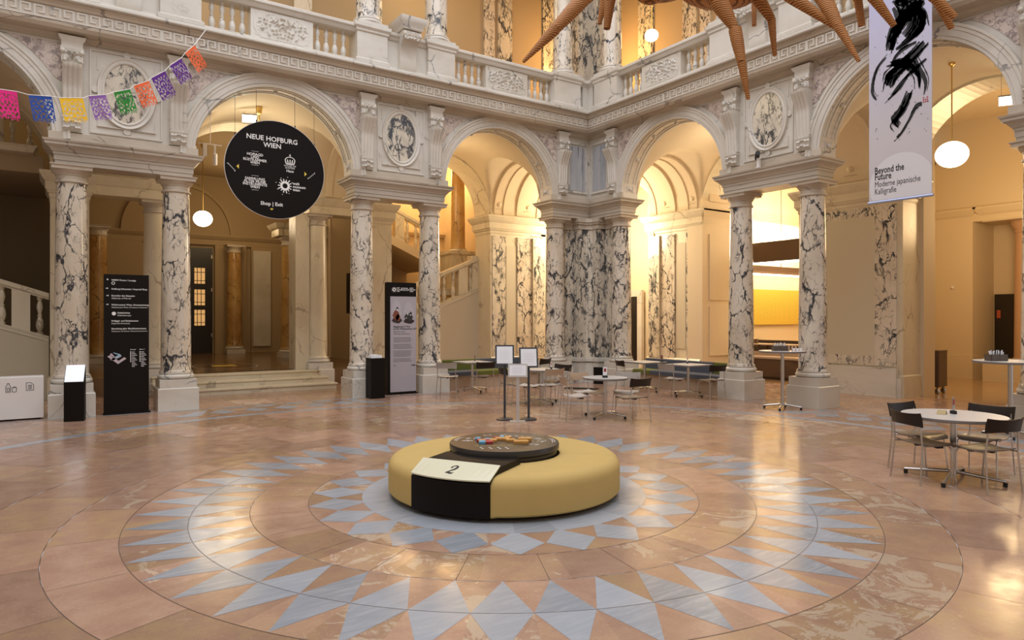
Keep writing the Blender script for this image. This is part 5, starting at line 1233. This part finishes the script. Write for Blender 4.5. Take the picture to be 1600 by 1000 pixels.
# standing tables with cutlery
def standing(loc, z, label, r):
    t = table(loc, label, 'round', r, z=z, group='standing tables', rz=radians(26), arm=.36); t.name = 'standing_table'; t['category'] = 'table'; return t
standing((8.30, 2.25), 1.19, 'tall round standing table beside the right-hand column', .46)
standing((8.36, -1.72), 1.19, 'tall standing table cut by the right photo edge', .50)
def cutlery(loc, label, rz=-.5, g='cutlery boxes'):
    t = thing('cutlery_box', label, 'box', loc, rz, g)
    q = MB(); w = .14; h = .10
    q.box(-w, w, -.07, .07, 0, .01); q.box(-w, w, -.07, -.062, 0, h); q.box(-w, w, .062, .07, 0, h); q.box(-w, -w+.008, -.07, .07, 0, h); q.box(w-.008, w, -.07, .07, 0, h); q.box(-.004, .004, -.07, .07, 0, h); obj('body', q, mat('dark_wooden_box', (.10, .07, .05), .5), t)
    rnd = random.Random(3); q = MB()
    for k in range(14): x = -.12+.018*k; q.tube([(x, rnd.uniform(-.03, .03), .02), (x+rnd.uniform(-.02, .02), rnd.uniform(-.04, .04), h+rnd.uniform(.03, .07))], .007, 6)
    obj('napkins', q, M['paper'], t)['kind'] = 'stuff'
    q = MB()
    for k in range(6): x = -.1+.04*k; q.tube([(x, .01, .02), (x+.01, .02, h+.07)], .005, 6)
    obj('cutlery', q, M['rubber'], t)['kind'] = 'stuff'
cutlery((8.25, 2.28, 1.19), 'dark cutlery box on the standing table by the column')
cutlery((8.22, -1.58, 1.19), 'dark cutlery box on the standing table at the right edge')
for i in range(3):
    q = MB(); q.lathe([(.022, 0), (.022, .07), (.012, .085), (.012, .11)], n=14); tag(obj('spice_jar', q, mat('spice_glass', (.55, .33, .2), .3) if i == 0 else bpy.data.materials['spice_glass'], None, 40, (8.40+.055*i, 2.17-.04*i, 1.19)), 'small reddish jar with pale cap beside the cutlery box', 'jar', 'spice jars')
for i in range(3):
    q = MB(); q.lathe([(.022, 0), (.03, .05), (.03, .052)], n=14); tag(obj('paper_cup', q, M['paper'], None, 40, (8.42+.07*i, 2.07-.03*i, 1.19)), 'small white cup on the standing table by the column', 'cup', 'white cups')
# rolling cart and counter in the side room
t = thing('service_cart', 'dark brown wheeled cart standing beside the marble wall end', 'cart', (13.72, 1.93, 0), radians(8))
q = MB(); q.rloft(0, .62, -.24, .24, [(.17, 0), (1.04, 0)]); q.rloft(-.01, .63, -.25, .25, [(1.04, 0), (1.06, 0)]); obj('body', q, M['walnut'], t)
for x, y in ((.08, -.18), (.08, .18), (.54, -.18), (.54, .18)):
    q = MB(); q.lathe([(.055, -.018), (.065, -.012), (.065, .012), (.055, .018)], n=18, M=Matrix.Translation((x, y, .066)) @ Matrix.Rotation(pi/2, 4, 'Y')); q.box(x-.03, x+.03, y-.02, y+.02, .10, .17); obj('castor', q, M['chrome'], t, 40)
t = thing('side_counter', 'low cream counter with pale blue top in the side room', 'counter', (18.6, 1.9, 0))
q = MB(); q.box(0, .6, -2.0, .75, 0, .63); obj('body', q, M['plaster'], t); q = MB(); q.box(-.03, .63, -2.03, .78, .63, .67); obj('worktop', q, mat('pale_blue_worktop', (.45, .50, .55), .3), t)
# ================================================================ LAMPS, EXIT SIGNS, DEVICES
def globe(loc, ztop, label, r=.29):
    t = thing('globe_lamp', label, 'lamp', loc, group='globe pendant lamps')
    q = MB(); q.sphere((0, 0, 0), r, 32, 20, sc=(1, 1, .88)); obj('glass_globe', q, M['globe'], t, 60)
    q = MB(); q.tube([(0, 0, r*.85), (0, 0, ztop-loc[2])], .014, 8); obj('rod', q, M['brass'], t)
    q = MB(); q.lathe([(.02, ztop-loc[2]-.18), (.06, ztop-loc[2]-.15), (.075, ztop-loc[2]-.04), (.075, ztop-loc[2])], n=16); obj('ceiling_cup', q, M['brass'], t, 40)
    lamp('globe_lamp_light', 'POINT', loc, 32, (1.0, .72, .42), r+.03)
globe((10.72, .12, 5.10), 7.03, 'glowing globe lamp right of the calligraphy banner')
globe((0.0, 17.6, 5.05), 7.5, 'glowing globe lamp in the lobby left of the round sign')
globe((.07, 10.75, 5.10), 6.9, 'globe lamp hidden behind the round black sign')
globe((10.72, 8.27, 10.25), 13.4, 'small glowing globe lamp on the upper gallery', .20)
def exit_sign(loc, rz, label, ztop):
    t = thing('exit_sign', label, 'exit sign', loc, rz, 'lit exit signs')
    q = MB(); q.box(-.17, .17, -.03, .03, .17, .20); q.tube([(-.12, 0, .2), (-.12, 0, ztop-loc[2])], .004, 6); q.tube([(.12, 0, .2), (.12, 0, ztop-loc[2])], .004, 6); obj('housing', q, M['greyp'], t)
    q = MB(); q.box(-.16, .16, -.008, .008, 0, .17); obj('lit_panel', q, M['globe2'], t)
exit_sign((-.12, 10.9, 6.55), radians(-20), 'lit white-green exit sign above the round black sign', 6.8)
exit_sign((11.9, -.42, 6.15), radians(-60), 'lit exit sign under the right arch', 6.8)
t = thing('spotlight_track', 'pair of white spotlights under the lobby arch left of the round sign', 'spotlight', (-1.0, 10.85, 5.55))
q = MB(); q.box(-.25, .25, -.015, .015, .33, .35); q.box(-.16, -.08, -.05, .05, .05, .33); obj('driver_box', q, M['white'], t)
q = MB(); q.lathe([(.045, -.13), (.05, -.12), (.05, .12), (.03, .14)], .10, 0, 16); q.box(.08, .12, -.01, .01, .12, .34); q.tube([(0, 0, .35), (0, 0, 1.1)], .008, 6); obj('spot_head', q, M['white'], t, 40)
t = thing('security_camera', 'small black and white camera on the ledge below the right medallion', 'camera', (WX-.42, WY-6.12, 5.15))
q = MB(); q.box(-.03, .03, -.03, .03, 0, .22); q.rloft(-.05, .05, -.05, .05, [(.0, 0), (.02, 0)]); obj('mount', q, M['white'], t); q = MB(); q.tube([(.08, .10, .24), (-.14, -.08, .30)], .05, 12); obj('housing', q, M['rubber'], t, 40)
q = MB(); q.box(-.12, .12, -.45, .45, 0, .01)
for k in range(16): q.box(-.13, .13, -.44+.055*k, -.42+.055*k, .01, .02)
tag(obj('floor_grate', q, M['blackm'], None, loc=(7.45, 7.6, .003), rz=radians(38)), 'dark slatted floor grate before the corner pillar', 'grate')
q = MB(); q.box(-.16, .16, -.02, .02, 0, .47)
tag(obj('fire_box', q, M['black'], None, loc=(WX-.52, WY-.98, .0), rz=radians(-62)), 'narrow black box on the corner pillar base', 'box')
